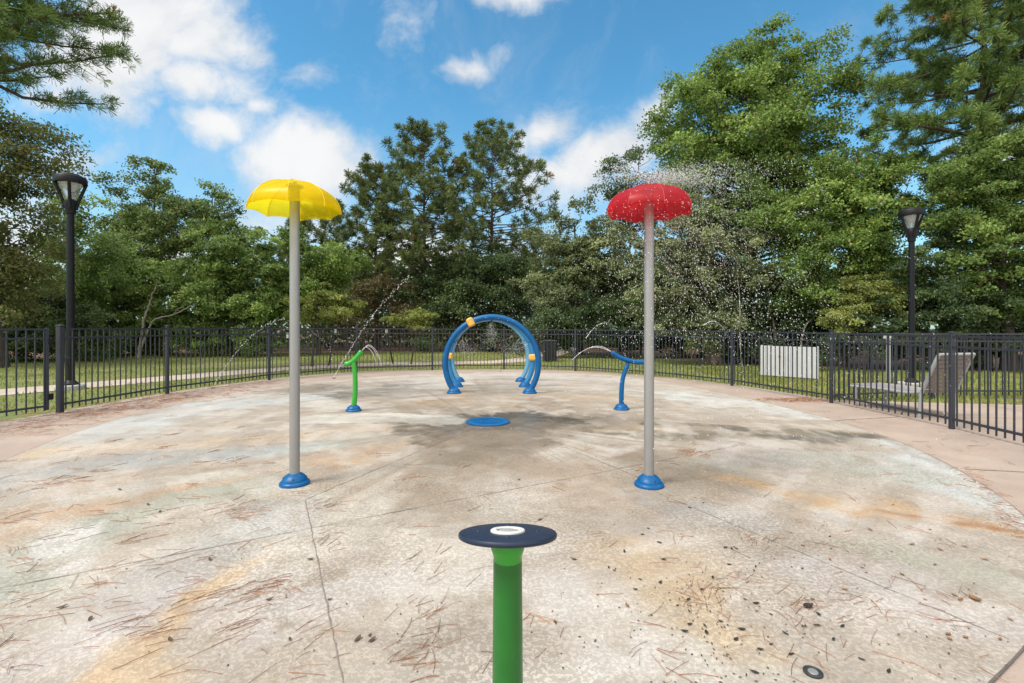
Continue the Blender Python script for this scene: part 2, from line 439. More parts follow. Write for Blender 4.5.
def lawn_mat():
    m, nt, b = new_mat('lawn')
    v = objvec(nt)
    c = ramp(nt, noise(nt, v, 0.9, 6, 0.65), [(0.3, (0.12, 0.155, 0.034)), (0.5, (0.18, 0.205, 0.05)), (0.68, (0.27, 0.235, 0.095))])
    c = mixc(nt, smooth(nt, noise(nt, v, 0.35, 4), 0.52, 0.66, 0, 0.8), c, (0.21, 0.15, 0.08))
    c = mixc(nt, math_(nt, 'MULTIPLY', noise(nt, v, 24, 3), 0.5), c, (0.05, 0.07, 0.02))
    nt.links.new(c, b.inputs['Base Color']); b.inputs['Roughness'].default_value = 0.95
    bump(nt, b, noise(nt, v, 30, 3), 0.8, 0.05)
    return m
def straw_mat():
    m, nt, b = new_mat('pine_straw')
    v = objvec(nt)
    c = ramp(nt, noise(nt, v, 3.0, 7, 0.7), [(0.3, (0.045, 0.028, 0.018)), (0.5, (0.13, 0.075, 0.045)), (0.7, (0.24, 0.14, 0.085))])
    nt.links.new(c, b.inputs['Base Color']); b.inputs['Roughness'].default_value = 0.95
    bump(nt, b, noise(nt, v, 18, 4), 0.9, 0.06)
    return m
def walk_mat(name, base, pink):
    m, nt, b = new_mat(name)
    v = objvec(nt)
    c = ramp(nt, noise(nt, v, 1.1, 7, 0.65), [(0.3, tuple(x * 0.84 for x in base)), (0.55, base), (0.75, pink)])
    c = mixc(nt, smooth(nt, noise(nt, v, 60, 2), 0.45, 0.7, 0, 0.25), c, tuple(x * 0.6 for x in base))
    c = mixc(nt, smooth(nt, noise(nt, v, 0.8, 6, 0.7), 0.58, 0.74, 0, 0.5), c, (0.34, 0.17, 0.095))
    nt.links.new(c, b.inputs['Base Color'])
    nt.links.new(smooth(nt, noise(nt, v, 2.0, 4), 0.3, 0.7, 0.55, 0.9), b.inputs['Roughness'])
    bump(nt, b, noise(nt, v, 90, 3), 0.35, 0.006)
    return m
M['lawn'] = lawn_mat(); M['straw'] = straw_mat()
M['walk'] = walk_mat('pinkish_concrete', (0.34, 0.262, 0.212), (0.39, 0.31, 0.255))
M['path'] = walk_mat('path_concrete', (0.43, 0.35, 0.29), (0.48, 0.405, 0.345))

sheet('ground', [(-500, -300), (500, -300), (500, 900), (-500, 900)], -0.024, M['lawn'])
# pine straw floor of the wood, from the tree line outward
wl = spline([(-60, 14), (-30, 19), (-21, 23), (-14, 26.5), (-8, 27.5), (-3, 28.5), (3, 26.5), (7, 22), (9.5, 17.8), (13, 16.2), (18, 14.8), (26, 12), (60, 8)], 6)
sheet('forest_floor', [(p.x, p.y) for p in wl] + [(300, 60), (300, 400), (-300, 400), (-300, 60)], -0.019, M['straw'])
# straw beds round the young trees
def blob_outline(cx, cy, rx, ry, n=40, amp=0.25, seed=0):
    out = []
    for k in range(n):
        a = 2 * PI * k / n
        r = 1 + amp * (float(vnoise(math.cos(a) * 2 + 5, math.sin(a) * 2 + 5, 1.0, seed)) - 0.5) * 2
        out.append((cx + rx * r * math.cos(a), cy + ry * r * math.sin(a)))
    return out
sheet('mulch_bed', blob_outline(-6.6, 17.6, 2.0, 0.9, seed=2), -0.0165, M['straw'])
sheet('mulch_bed', blob_outline(-3.6, 18.6, 1.8, 0.8, seed=5), -0.0165, M['straw'])
# garden path, from the left, along the fence and away between the trees
pc = spline([(-16, 5.0), (-12.2, 9.0), (-10.6, 11.6), (-9.3, 14.0), (-7.9, 16.4), (-5.6, 18.4), (-2.6, 19.3), (-0.6, 19.9), (0.9, 22.2), (2.4, 27), (4.6, 36), (9, 48)], 8)
L_, R_ = [], []
for i, p in enumerate(pc):
    t = (pc[min(i + 1, len(pc) - 1)] - pc[max(i - 1, 0)]).normalized(); n_ = Vector((-t.y, t.x, 0))
    L_.append(p + n_ * 0.72); R_.append(p - n_ * 0.72)
mb = MB()
for i in range(len(pc) - 1):
    mb.add([(*L_[i].xy, -0.014), (*R_[i].xy, -0.014), (*R_[i + 1].xy, -0.014), (*L_[i + 1].xy, -0.014)], [(0, 1, 2, 3)])
tag(mb.build('path', M['path'], smooth_=False), kind='structure')
# pool deck round the pad
deck = spline([(-7.85, 4.2), (-7.7, 6.4), (-7.6, 8.0), (-7.45, 10.35), (-6.65, 13.1), (-4.95, 15.3), (-2.65, 16.1), (-0.27, 16.4), (2.1, 15.75), (4.15, 13.9), (5.5, 11.75), (6.3, 9.35)], 5)
sheet('deck', [(p.x, p.y) for p in deck] + [(9.5, 8.75), (40, 8.2), (40, -14), (-14, -14), (-14, 2.2)], -0.008, M['walk'])

# ------------------------------------------------------------------ splash pad (stains, wear, algae, plus painted shade and sheen, in a colour map)
PADC = (-0.355, 7.15)
pad_pts = [(-5.33, 5.03), (-6.0, 7.15), (-6.05, 9.07), (-5.75, 11.2), (-4.6, 13.0), (-2.77, 14.5), (-0.38, 15.15), (2.09, 14.75), (3.55, 13.4), (4.25, 11.3),
           (4.71, 9.07), (4.88, 7.15), (4.76, 5.9), (4.38, 4.7), (4.04, 3.95), (3.58, 3.2), (3.05, 2.65), (2.42, 2.2), (1.76, 1.84), (1.15, 1.5), (0.35, 1.08), (-0.8, 0.95), (-2.5, 1.4), (-4.2, 2.9)]
pad_edge = spline(pad_pts, 10, closed=True)
_c = pad_edge + [pad_edge[0]]; _l = [0.0]
for _a, _b in zip(_c[:-1], _c[1:]): _l.append(_l[-1] + (_b - _a).length)
_u = np.linspace(0, _l[-1], 260, endpoint=False)
_xy = np.stack([np.interp(_u, _l, [p.x for p in _c]), np.interp(_u, _l, [p.y for p in _c])], 1)
for _ in range(30): _xy = 0.5 * _xy + 0.25 * (np.roll(_xy, 1, 0) + np.roll(_xy, -1, 0))
pad_edge = [Vector((a, b, 0)) for a, b in _xy]
ang = np.array([math.atan2(p.y - PADC[1], p.x - PADC[0]) for p in pad_edge]); rr = np.array([math.hypot(p.y - PADC[1], p.x - PADC[0]) for p in pad_edge])
o_ = np.argsort(ang); ang, rr = ang[o_], rr[o_]
NS, NR = 900, 250
TH = np.linspace(-PI, PI, NS, endpoint=False)
RB = np.interp(TH, ang, rr, period=2 * PI)
FR = np.linspace(0.0, 1.0, NR + 1)[1:] ** 0.85
PX = PADC[0] + np.outer(FR, RB * np.cos(TH)); PY = PADC[1] + np.outer(FR, RB * np.sin(TH))
PX = np.concatenate([[PADC[0]], PX.ravel()]); PY = np.concatenate([[PADC[1]], PY.ravel()])

def srgb(r, g, b):
    f = lambda c: ((c / 255 + 0.055) / 1.055) ** 2.4 if c > 10 else c / 255 / 12.92
    return np.array([f(r), f(g), f(b)])

def pad_colours(X, Y):
    K = 0.605
    C = np.tile(srgb(213, 201, 187) * K, (len(X), 1))
    wet = np.zeros(len(X)); grit = np.ones(len(X))
    dx, dy = X - PADC[0], Y - PADC[1]
    th = np.arctan2(dy, dx); r = np.hypot(dx, dy)
    streak = fbm(np.cos(th) * 9 + r * 0.10, np.sin(th) * 9 + r * 0.10, 1.0, 4, 5)
    big = fbm(X, Y, 0.35, 1, 4); mid = fbm(X, Y, 1.3, 2, 5); fine = fbm(X, Y, 5.0, 6, 4)
    wx = X + (fbm(X, Y, 0.8, 21) - 0.5) * 0.9; wy = Y + (fbm(X, Y, 0.8, 31) - 0.5) * 0.9
    rag = (fbm(X, Y, 2.2, 41, 6) - 0.5); brk = fbm(X, Y, 3.1, 51, 6) * 0.45 + streak * 0.25 + fbm(X, Y, 9.0, 53, 5) * 0.3
    rag2 = (fbm(X, Y, 6.5, 43, 5) - 0.5) + (fbm(np.cos(th) * 22 + r * 0.3, np.sin(th) * 22 + r * 0.3, 1.0, 44, 4) - 0.5) * 0.8
    streak2 = fbm(np.cos(th) * 30 + r * 0.35, np.sin(th) * 30 + r * 0.35, 1.0, 14, 5)
    conc = fbm(r * 1.6 + 40, th * 2.2 + 30, 2.6, 61, 6)
    def mix(col, a):
        nonlocal C
        g_ = col.mean(); col = col * 0.78 + np.array([g_ * 1.03, g_, g_ * 0.96]) * 0.22
        a = np.clip(a, 0, 1)[:, None] * 0.94; C = C * (1 - a) + col[None, :] * K * a
    def seg(pts, width, col, s, soft=0.6, ragged=0.9, warp=True):
        P = [G(*p) for p in pts]; d = np.full(len(X), 1e9)
        qx, qy = (wx, wy) if warp else (X, Y)
        ws = width if hasattr(width, '__len__') else [width] * len(P)
        for i in range(len(P) - 1):
            (ax, ay_), (bx, by) = P[i], P[i + 1]
            L2 = (bx - ax) ** 2 + (by - ay_) ** 2 + 1e-9
            t = np.clip(((qx - ax) * (bx - ax) + (qy - ay_) * (by - ay_)) / L2, 0, 1)
            dd = np.hypot(qx - ax - t * (bx - ax), qy - ay_ - t * (by - ay_)) / (ws[i] + (ws[i + 1] - ws[i]) * t)
            d = np.minimum(d, dd)
        a = sstep(1.0 + soft, 1.0 - soft, d + rag * ragged * 3.0 + rag2 * ragged * 1.3) * s * np.clip(0.55 + 2.4 * (brk - 0.36), 0.2, 1.2)
        mix(col, a); return a
    mix(srgb(198, 188, 178), (big - 0.35) * 1.2)
    mix(srgb(205, 180, 150), sstep(0.48, 0.75, streak) * 0.45)
    mix(srgb(180, 172, 158), sstep(0.5, 0.8, mid) * 0.4)
    nearc = np.exp(-(r / 4.2) ** 2)
    mix(srgb(178, 157, 132), nearc * 0.85)
    mix(srgb(142, 122, 100), sstep(0.50, 0.66, fbm(wx, wy, 1.0, 71, 6)) * 0.6 * np.exp(-(r / 5.0) ** 2))
    mix(srgb(228, 220, 206), sstep(0.54, 0.66, fbm(wx, wy, 0.9, 81, 6)) * 0.65)
    mix(srgb(150, 134, 114), sstep(0.46, 0.72, streak2 * 0.6 + streak * 0.4) * (0.25 + 0.6 * np.exp(-(r / 3.6) ** 2)))
    mix(srgb(196, 170, 138), sstep(0.5, 0.66, fbm(np.cos(th) * 6 + r * 0.2, np.sin(th) * 6 + r * 0.2, 1.0, 24, 4)) * 0.45 * sstep(6.5, 2.0, r))
    # left: nested curved swathes of paint wear, then a painted sheen
    seg([(120, 428), (210, 408), (330, 395), (420, 385)], 0.7, srgb(205, 212, 212), 0.75)
    seg([(60, 450), (170, 443), (300, 436), (430, 425)], [0.25, 0.3, 0.35, 0.3], srgb(226, 196, 160), 0.8)
    seg([(-60, 495), (90, 470), (190, 456), (300, 450)], [0.5, 0.4, 0.35, 0.3], srgb(178, 184, 184), 0.85)
    seg([(-60, 548), (40, 518), (130, 503), (240, 482), (320, 457), (450, 440)], [0.32, 0.27, 0.24, 0.22, 0.25, 0.3], srgb(212, 172, 128), 0.85)
    seg([(-80, 600), (30, 556), (130, 520), (220, 494), (270, 474)], [0.35, 0.28, 0.22, 0.2, 0.18], srgb(184, 186, 168), 0.85)
    seg([(280, 452), (330, 447)], 0.28, srgb(186, 192, 182), 0.7)
    seg([(70, 534), (95, 528)], 0.10, srgb(232, 232, 230), 0.9, 0.3)
    seg([(98, 552), (118, 545)], 0.08, srgb(228, 228, 224), 0.8, 0.3)
    seg([(180, 595), (215, 560), (250, 540)], 0.16, srgb(176, 172, 170), 0.75)
    seg([(60, 640), (160, 600), (330, 590)], 0.3, srgb(216, 208, 205), 0.6)
    seg([(110, 720), (170, 650), (220, 596), (275, 545)], [0.16, 0.14, 0.12, 0.10], srgb(222, 186, 136), 0.8)
    seg([(285, 515), (300, 497), (250, 520)], 0.22, srgb(222, 216, 206), 0.75)  # pale wet sheen near the yellow base, painted into the colour
    # far: pale sheet, brown rings under the jets
    seg([(420, 379), (520, 376), (620, 383)], 0.8, srgb(212, 204, 194), 0.6)
    seg([(310, 389), (350, 392), (400, 387)], 0.7, srgb(140, 126, 108), 0.95)
    seg([(455, 396), (440, 402)], 0.35, srgb(205, 165, 115), 0.8)
    seg([(540, 394), (620, 398)], 0.35, srgb(212, 182, 142), 0.6)
    seg([(330, 420), (400, 418), (446, 420)], 0.42, srgb(226, 220, 206), 0.85, 0.18, 0.35)
    seg([(400, 440), (300, 430), (210, 425)], 0.4, srgb(214, 200, 180), 0.5)
    seg([(560, 392), (680, 396)], 0.4, srgb(186, 186, 172), 0.5)
    # drain: dark wet algae, flowing off to both sides
    seg([(440, 424), (488, 424), (545, 420)], [0.6, 0.8, 0.7], srgb(118, 107, 92), 0.95, 0.75)
    seg([(520, 416), (555, 412)], 0.3, srgb(98, 92, 83), 0.85)
    seg([(440, 432), (488, 445), (540, 436)], 0.45, srgb(172, 152, 128), 0.6)
    seg([(420, 480), (480, 455), (520, 470)], 0.4, srgb(196, 178, 155), 0.5)
    seg([(560, 428), (640, 428)], 0.35, srgb(196, 168, 132), 0.7)
    # right
    seg([(660, 393), (760, 404), (830, 416)], [0.5, 0.5, 0.35], srgb(224, 226, 222), 0.85)
    seg([(850, 432), (920, 455), (975, 490), (1010, 525)], [0.2, 0.3, 0.3, 0.15], srgb(214, 220, 218), 0.85)
    seg([(630, 433), (720, 436), (800, 433), (880, 438)], [0.22, 0.28, 0.3, 0.22], srgb(138, 124, 100), 0.95)
    seg([(640, 423), (690, 424), (745, 430)], 0.13, srgb(104, 97, 82), 1.0)
    seg([(760, 434), (820, 440), (870, 437)], 0.16, srgb(108, 101, 86), 0.95)
    seg([(650, 455), (690, 452)], 0.18, srgb(160, 134, 104), 0.8)
    seg([(790, 427), (860, 432)], 0.1, srgb(186, 152, 108), 0.7)
    seg([(740, 462), (830, 458), (900, 470)], 0.35, srgb(190, 190, 174), 0.75)
    seg([(700, 470), (790, 490), (870, 505), (960, 515), (1010, 530)], [0.15, 0.24, 0.28, 0.18, 0.12], srgb(216, 172, 114), 0.85)
    seg([(880, 508), (960, 517), (985, 523)], [0.06, 0.1, 0.05], srgb(176, 116, 54), 0.85)
    seg([(880, 550), (960, 570), (1030, 600)], [0.3, 0.3, 0.2], srgb(190, 190, 172), 0.75)
    seg([(820, 570), (880, 600), (950, 640)], 0.22, srgb(214, 204, 200), 0.75)
    seg([(610, 540), (670, 560), (720, 600), (780, 645)], [0.18, 0.2, 0.16, 0.12], srgb(216, 186, 142), 0.75)
    seg([(600, 470), (560, 500)], 0.4, srgb(208, 186, 160), 0.6)
    seg([(620, 505), (655, 500), (730, 508)], 0.24, srgb(184, 178, 172), 0.8)  # red pole's shadow painted in grey around its base
    seg([(560, 600), (640, 640)], 0.3, srgb(222, 214, 205), 0.6)
    seg([(380, 600), (420, 660)], 0.3, srgb(214, 204, 190), 0.5)
    mix(srgb(226, 216, 206), sstep(0.52, 0.74, conc) * 0.5)
    mix(srgb(176, 160, 142), sstep(0.47, 0.28, conc) * 0.5)
    mix(srgb(164, 150, 132), sstep(0.56, 0.72, mid * 0.5 + fine * 0.5) * 0.4)
    seg([(440, 424), (488, 426), (540, 421)], [0.5, 0.75, 0.6], srgb(126, 110, 90), 0.85, 0.9, 1.5)
    seg([(505, 417), (548, 413)], 0.26, srgb(98, 91, 80), 0.8, 0.9, 1.5)
    seg([(488, 436), (470, 470), (430, 505)], [0.4, 0.42, 0.3], srgb(168, 146, 120), 0.7, 0.9)
    seg([(500, 436), (560, 470), (620, 500)], [0.4, 0.4, 0.25], srgb(178, 154, 126), 0.65, 0.9)
    seg([(345, 420), (400, 417), (440, 420)], 0.36, srgb(226, 219, 204), 0.8, 0.12, 0.5)
    C *= (0.93 + 0.24 * (fine - 0.3) + 0.14 * (streak - 0.5))[:, None]
    # damp films
    for (px, py, w, k) in ((280, 512, 0.42, 0.9), (488, 424, 0.8, 0.6), (545, 418, 0.6, 0.7), (655, 495, 0.35, 0.5), (480, 390, 1.3, 0.45), (360, 395, 0.8, 0.6), (490, 430, 1.7, 0.6), (700, 472, 0.8, 0.5), (560, 425, 1.2, 0.6), (400, 440, 0.9, 0.4)):
        gx, gy = G(px, py)
        wet = np.maximum(wet, k * sstep(1.2, 0.4, np.hypot(wx - gx, wy - gy) / w + rag * 0.8))
    grit = 0.35 + 0.65 * sstep(7.5, 3.0, Y) * (0.7 + 0.6 * (mid - 0.5))
    return np.clip(C, 0.01, 0.95), wet, grit

PC, PWET, PGRIT = pad_colours(PX, PY)
PV = np.stack([PX, PY, np.zeros_like(PX)], 1)
faces = []
ii = np.arange(NR - 1)[:, None] * NS + 1; jj = np.arange(NS)[None, :]; jn = (jj + 1) % NS
PF = np.stack([(ii + jj).ravel(), (ii + NS + jj).ravel(), (ii + NS + jn).ravel(), (ii + jn).ravel()], 1)
CF = np.stack([np.zeros(NS, int), 1 + np.arange(NS), 1 + (np.arange(NS) + 1) % NS], 1)
me = bpy.data.meshes.new('splash_pad'); me.from_pydata(PV.tolist(), [], PF.tolist() + CF.tolist()); me.update()
a_ = me.attributes.new('stain_and_shading', 'FLOAT_COLOR', 'POINT'); a_.data.foreach_set('color', np.concatenate([PC, np.ones((len(PC), 1))], 1).astype(np.float32).ravel())
a_ = me.attributes.new('damp', 'FLOAT', 'POINT'); a_.data.foreach_set('value', PWET.astype(np.float32))
a_ = me.attributes.new('grit', 'FLOAT', 'POINT'); a_.data.foreach_set('value', PGRIT.astype(np.float32))
def pad_mat():
    m, nt, b = new_mat('worn_splash_pad_coating')
    v = objvec(nt)
    st = N(nt, 'ShaderNodeAttribute', attribute_name='stain_and_shading').outputs['Color']
    da = N(nt, 'ShaderNodeAttribute', attribute_name='damp').outputs['Fac']
    gr = N(nt, 'ShaderNodeAttribute', attribute_name='grit').outputs['Fac']
    n1 = noise(nt, v, 44, 3, 0.6, 0.5)
    n2 = noise(nt, v, 75, 2)
    spl = smooth(nt, n1, 0.47, 0.56)                    # trowelled splatter: raised pale islands, darker valleys
    patch = smooth(nt, noise(nt, v, 0.9, 4), 0.35, 0.65, 0.45, 1.0)
    amt = math_(nt, 'MULTIPLY', gr, patch)
    lo = mixc(nt, amt, (1, 1, 1), (0.70, 0.675, 0.645)); hi = mixc(nt, amt, (1, 1, 1), (1.12, 1.11, 1.10))
    c = mixc(nt, 1.0, st, mixc(nt, spl, lo, hi), 'MULTIPLY')
    c = mixc(nt, smooth(nt, n2, 0.56, 0.72, 0, 0.35), c, mixc(nt, 1.0, c, (0.62, 0.58, 0.53), 'MULTIPLY'))
    n3 = noise(nt, v, 5.5, 8, 0.72)
    c = mixc(nt, smooth(nt, n3, 0.53, 0.70, 0, 0.55), c, mixc(nt, 1.0, c, (0.74, 0.66, 0.57), 'MULTIPLY'))
    c = mixc(nt, math_(nt, 'MULTIPLY', da, 0.2), c, mixc(nt, 1.0, c, (0.6, 0.56, 0.5), 'MULTIPLY'))
    nt.links.new(c, b.inputs['Base Color'])
    n5 = noise(nt, v, 17, 6, 0.75)
    c = mixc(nt, smooth(nt, n5, 0.55, 0.72, 0, 0.5), c, mixc(nt, 1.0, c, (0.66, 0.58, 0.50), 'MULTIPLY'))
    c = mixc(nt, smooth(nt, n5, 0.42, 0.28, 0, 0.4), c, mixc(nt, 1.0, c, (1.18, 1.18, 1.18), 'MULTIPLY'))
    n6 = noise(nt, v, 3.4, 9, 0.66, 0.3)
    c = mixc(nt, smooth(nt, n6, 0.575, 0.60, 0, 0.5), c, mixc(nt, 1.0, c, (1.17, 1.17, 1.16), 'MULTIPLY'))     # flaked edges of the coating
    c = mixc(nt, smooth(nt, n6, 0.425, 0.395, 0, 0.45), c, mixc(nt, 1.0, c, (0.76, 0.70, 0.63), 'MULTIPLY'))
    nt.links.new(c, b.inputs['Base Color'])
    rgh = math_(nt, 'SUBTRACT', smooth(nt, n3, 0.3, 0.7, 0.62, 0.82), math_(nt, 'MULTIPLY', da, 0.64), clamp=True)
    nt.links.new(rgh, b.inputs['Roughness'])
    bs = N(nt, 'ShaderNodeBump'); bs.inputs['Distance'].default_value = 0.004
    nt.links.new(math_(nt, 'MULTIPLY', math_(nt, 'SUBTRACT', 1.0, da), 0.35), bs.inputs['Strength'])
    nt.links.new(math_(nt, 'ADD', spl, n2), bs.inputs['Height']); nt.links.new(bs.outputs[0], b.inputs['Normal'])
    return m
me.materials.append(pad_mat())
tag(link(bpy.data.objects.new('splash_pad', me)), kind='structure')

# joints: saw cuts in the pad and the expansion gap round it
def strip(mb, pts, w, z, jit=0.0):
    P = [Vector((p[0], p[1], 0)) for p in pts]
    q = []
    for i in range(len(P)):
        t = (P[min(i + 1, len(P) - 1)] - P[max(i - 1, 0)]).normalized(); n = Vector((-t.y, t.x, 0))
        k = w * (1 + random.uniform(-jit, jit))
        q.append((P[i] + n * k / 2, P[i] - n * k / 2))
    for i in range(len(q) - 1):
        (a, b), (c, d) = q[i], q[i + 1]
        mb.add([(a.x, a.y, z), (b.x, b.y, z), (d.x, d.y, z), (c.x, c.y, z)], [(0, 1, 2, 3)])
def line(a, b, n=60, wob=0.003):
    ax, ay_ = a; bx, by = b
    return [(ax + (bx - ax) * k / n + random.uniform(-wob, wob), ay_ + (by - ay_) * k / n + random.uniform(-wob, wob)) for k in range(n + 1)]
mb = MB()
pad_edge = [Vector(p) for p in pad_edge]
ed = [p + (Vector((PADC[0], PADC[1], 0)) - p).normalized() * -0.006 for p in pad_edge]
strip(mb, [(p.x, p.y) for p in ed] + [(ed[0].x, ed[0].y)], 0.007, 0.004, 0.6)
tag(mb.build('expansion_joint', M['joint'], smooth_=False), kind='structure')
mb = MB()
u1 = Vector((0.449, -0.893)); u2 = Vector((0.866, 0.5))
J0 = Vector((-1.68, 3.92)); J1 = Vector((-1.27, 3.44))
strip(mb, line(J0 - u1 * 0.0, J0 + u1 * 3.0), 0.0055, 0.004, 0.5)
strip(mb, line(J0, PADC, 50, 0.006), 0.005, 0.004, 0.6)
strip(mb, line(J1 - u2 * 2.4, J1 + u2 * 4.6, 90), 0.005, 0.004, 0.6)
strip(mb, line(G(640, 478), G(560, 445), 30), 0.005, 0.004, 0.6)
strip(mb, line(G(655, 492), G(1010, 640), 60), 0.004, 0.004, 0.6)
strip(mb, line(G(462, 411), G(428, 392), 30), 0.016, 0.004, 0.6)
tag(mb.build('control_joint', M['saw'], smooth_=False), kind='structure')
mb = MB()   # tooled joints of the deck
for (a, b) in (((-6.05, 8.4), (-7.6, 8.2)), ((-5.75, 11.2), (-7.3, 11.6)), ((-4.0, 13.6), (-5.1, 15.0)), ((-0.38, 15.25), (-0.35, 16.3)), ((3.4, 13.6), (4.2, 13.9)), ((4.9, 7.3), (6.1, 7.6)), ((4.5, 4.8), (9, 3.8)), ((6.2, 7.6), (12, 7.2)), ((8.6, 8.7), (8.4, 2)), ((2.5, 2.2), (4, 0.5))):
    strip(mb, line(a, b, 24, 0.004), 0.012, -0.004, 0.3)
tag(mb.build('deck_joint', M['joint'], smooth_=False), kind='structure')

# ------------------------------------------------------------------ play features
BASE_PROF = [(0.142, 0.0), (0.144, 0.014), (0.138, 0.028), (0.124, 0.038), (0.119, 0.040), (0.119, 0.048), (0.112, 0.062), (0.096, 0.082), (0.076, 0.098), (0.058, 0.108), (0.040, 0.112)]
def base_collar(parent, scale=1.0, loc=(0, 0, 0), mat='blue', rz=0.3, lean=None):
    mb = MB(); mb.lathe([(r * scale, z * scale) for r, z in BASE_PROF], 48)
    c = mb.build('base_collar', M[mat], parent); c.location = loc; c.rotation_euler = (0, 0, rz)
    for k in range(4):
        a = k * PI / 2 - PI / 2
        b = MB(); p = Vector((0.104 * scale * math.cos(a), 0.104 * scale * math.sin(a), 0.071 * scale))
        nrm = Vector((math.cos(a) * 0.75, math.sin(a) * 0.75, 0.66)).normalized()
        b.lathe([(0.0001, 0.004), (0.007 * scale, 0.0045), (0.011 * scale, 0.002), (0.012 * scale, -0.006)], 12, p, nrm.to_track_quat('Z', 'Y').to_matrix())
        b.build('bolt', M['dark_hole'], c)
    return c

def dome(parent, R, h, zrim, mat, npan=8, rot=0.0, flat=0.85):
    """panelled dome, flat facets between ribs, dipped rim between the ribs"""
    sub, nr = 8, 14
    vs = []; n = npan * sub
    def pt(t, k):
        a = 2 * PI * k / n; m = ((k % sub) / sub - 0.5) * 2 * PI / npan
        poly = math.cos(PI / npan) / math.cos(m)
        s = math.sin(t * PI / 2 * 0.985)
        r = R * s ** 0.97 * (1 - flat * (1 - poly))
        z = h * max(0.0, math.cos(t * PI / 2)) ** 0.88
        q = 1 - (2 * ((k % sub) / sub) - 1) ** 2       # 1 mid-panel
        z += 0.018 * R / 0.4 * q * t ** 4              # rim lifts a little mid-panel
        return (r * math.cos(a + rot), r * math.sin(a + rot), zrim + z)
    vs.append((0, 0, zrim + h))
    for i in range(1, nr + 1):
        for k in range(n): vs.append(pt(i / nr, k))
    fs = [(0, 1 + k, 1 + (k + 1) % n) for k in range(n)]
    for i in range(nr - 1):
        for k in range(n):
            a, b = 1 + i * n + k, 1 + i * n + (k + 1) % n
            fs.append((a, a + n, b + n, b))
    mb = MB(); mb.add(vs, fs)
    o = mb.build('canopy', mat, parent, angle=13)
    so_ = o.modifiers.new('thick', 'SOLIDIFY'); so_.thickness = 0.005; so_.offset = -1
    for j in range(npan):
        r_ = MB(); pts = [Vector(pt(i / nr, j * sub)) * 1.0 for i in range(2, nr + 1)]
        r_.tube([(p.x * 1.002, p.y * 1.002, p.z) for p in pts], 0.0028, 6)
        r_.build('rib', M['yellow_rib'] if 'yellow' in mat.name else M['red_rib'], o)
    c = MB(); c.lathe([(0.0001, zrim + h + 0.012), (0.012, zrim + h + 0.01), (0.02, zrim + h + 0.003), (0.02, zrim + h - 0.02)], 16)
    c.build('finial', M['steel'], o)
    return o

def umbrella(label, px, py, d, top_py, rim_z, R, h, mat, rot, pole_mat, name='spray_umbrella'):
    x = (px - CX) * d / FPX
    t = thing(name, label, 'umbrella', (x, d, 0))
    mb = MB(); mb.tube([(0, 0, 0.09), (0, 0, 1.2), (0, 0, rim_z + h - 0.02)], [0.0435, 0.043, 0.0425], 28)
    mb.build('pole', pole_mat, t)
    base_collar(t, 0.9)
    k = MB(); k.lathe([(0.046, rim_z + h - 0.05), (0.07, rim_z + h - 0.045), (0.07, rim_z + h - 0.03), (0.046, rim_z + h - 0.025)], 24); k.build('hub', M['steel'], t)
    dome(t, R, h, rim_z, mat, 8, rot)
    return t
umbrella('yellow translucent dome umbrella on a steel pole with blue collar', 294.7, 484, 4.32, 180, 2.435, 0.392, 0.265, M['yellow_dome'], rad(16), M['steel'])
umbrella('red dripping dome umbrella on a steel pole with blue collar', 649, 485.5, 4.28, 184, 2.405, 0.378, 0.245, M['red_dome'], rad(3), M['steel'])

# spray nozzle posts
def nozzle(name, label, px, py, d, stem, head, mat, r_stem, r_head):
    x = (px - CX) * d / FPX
    t = thing(name, label, 'water nozzle', (x, d, 0))
    loc = lambda q: (lambda w: (w[0] - x, 0, w[2]))(at(q[0], q[1], d))
    mb = MB(); pts = spline([(0, 0, 0.06)] + [loc(q) for q in stem], 8); mb.tube(pts, [r_stem * (1.12 - 0.2 * i / len(pts)) for i in range(len(pts))], 20); mb.build('stem', mat, t)
    hp = spline([loc(q) for q in head], 8); n = len(hp)
    mb = MB()
    rs = [r_head * (1 if 2 < i < n - 3 else (0.98 if i in (2, n - 3) else (0.9 if i in (1, n - 2) else 0.7))) for i in range(n)]
    mb.tube(hp, rs, 20); hd = mb.build('nozzle_head', mat, t)
    k = MB(); e = hp[-1]; dv = (hp[-1] - hp[-2]).normalized(); k.tube([e - dv * 0.004, e + dv * 0.014], [0.022, 0.016], 14); k.build('jet_tip', M['dark_hole'], hd)
    base_collar(t, 0.92)
    return t
nozzle('spray_post', 'bright green bent spray post with blue collar on the pad', 353.6, 411.5, 8.1, [(355, 395), (355.2, 378), (353.8, 362)], [(344.6, 363.5), (347.5, 364), (353, 361), (358, 356), (361.6, 351)], M['green'], 0.040, 0.042)
nozzle('spray_post', 'slim blue curved spray post standing left of the red umbrella pole', 621.5, 410, 8.25, [(621.5, 392), (623, 378), (628, 363)], [(645.5, 362), (637, 362.2), (628, 360.5), (619, 357), (611.4, 352.2)], M['blue'], 0.038, 0.042)

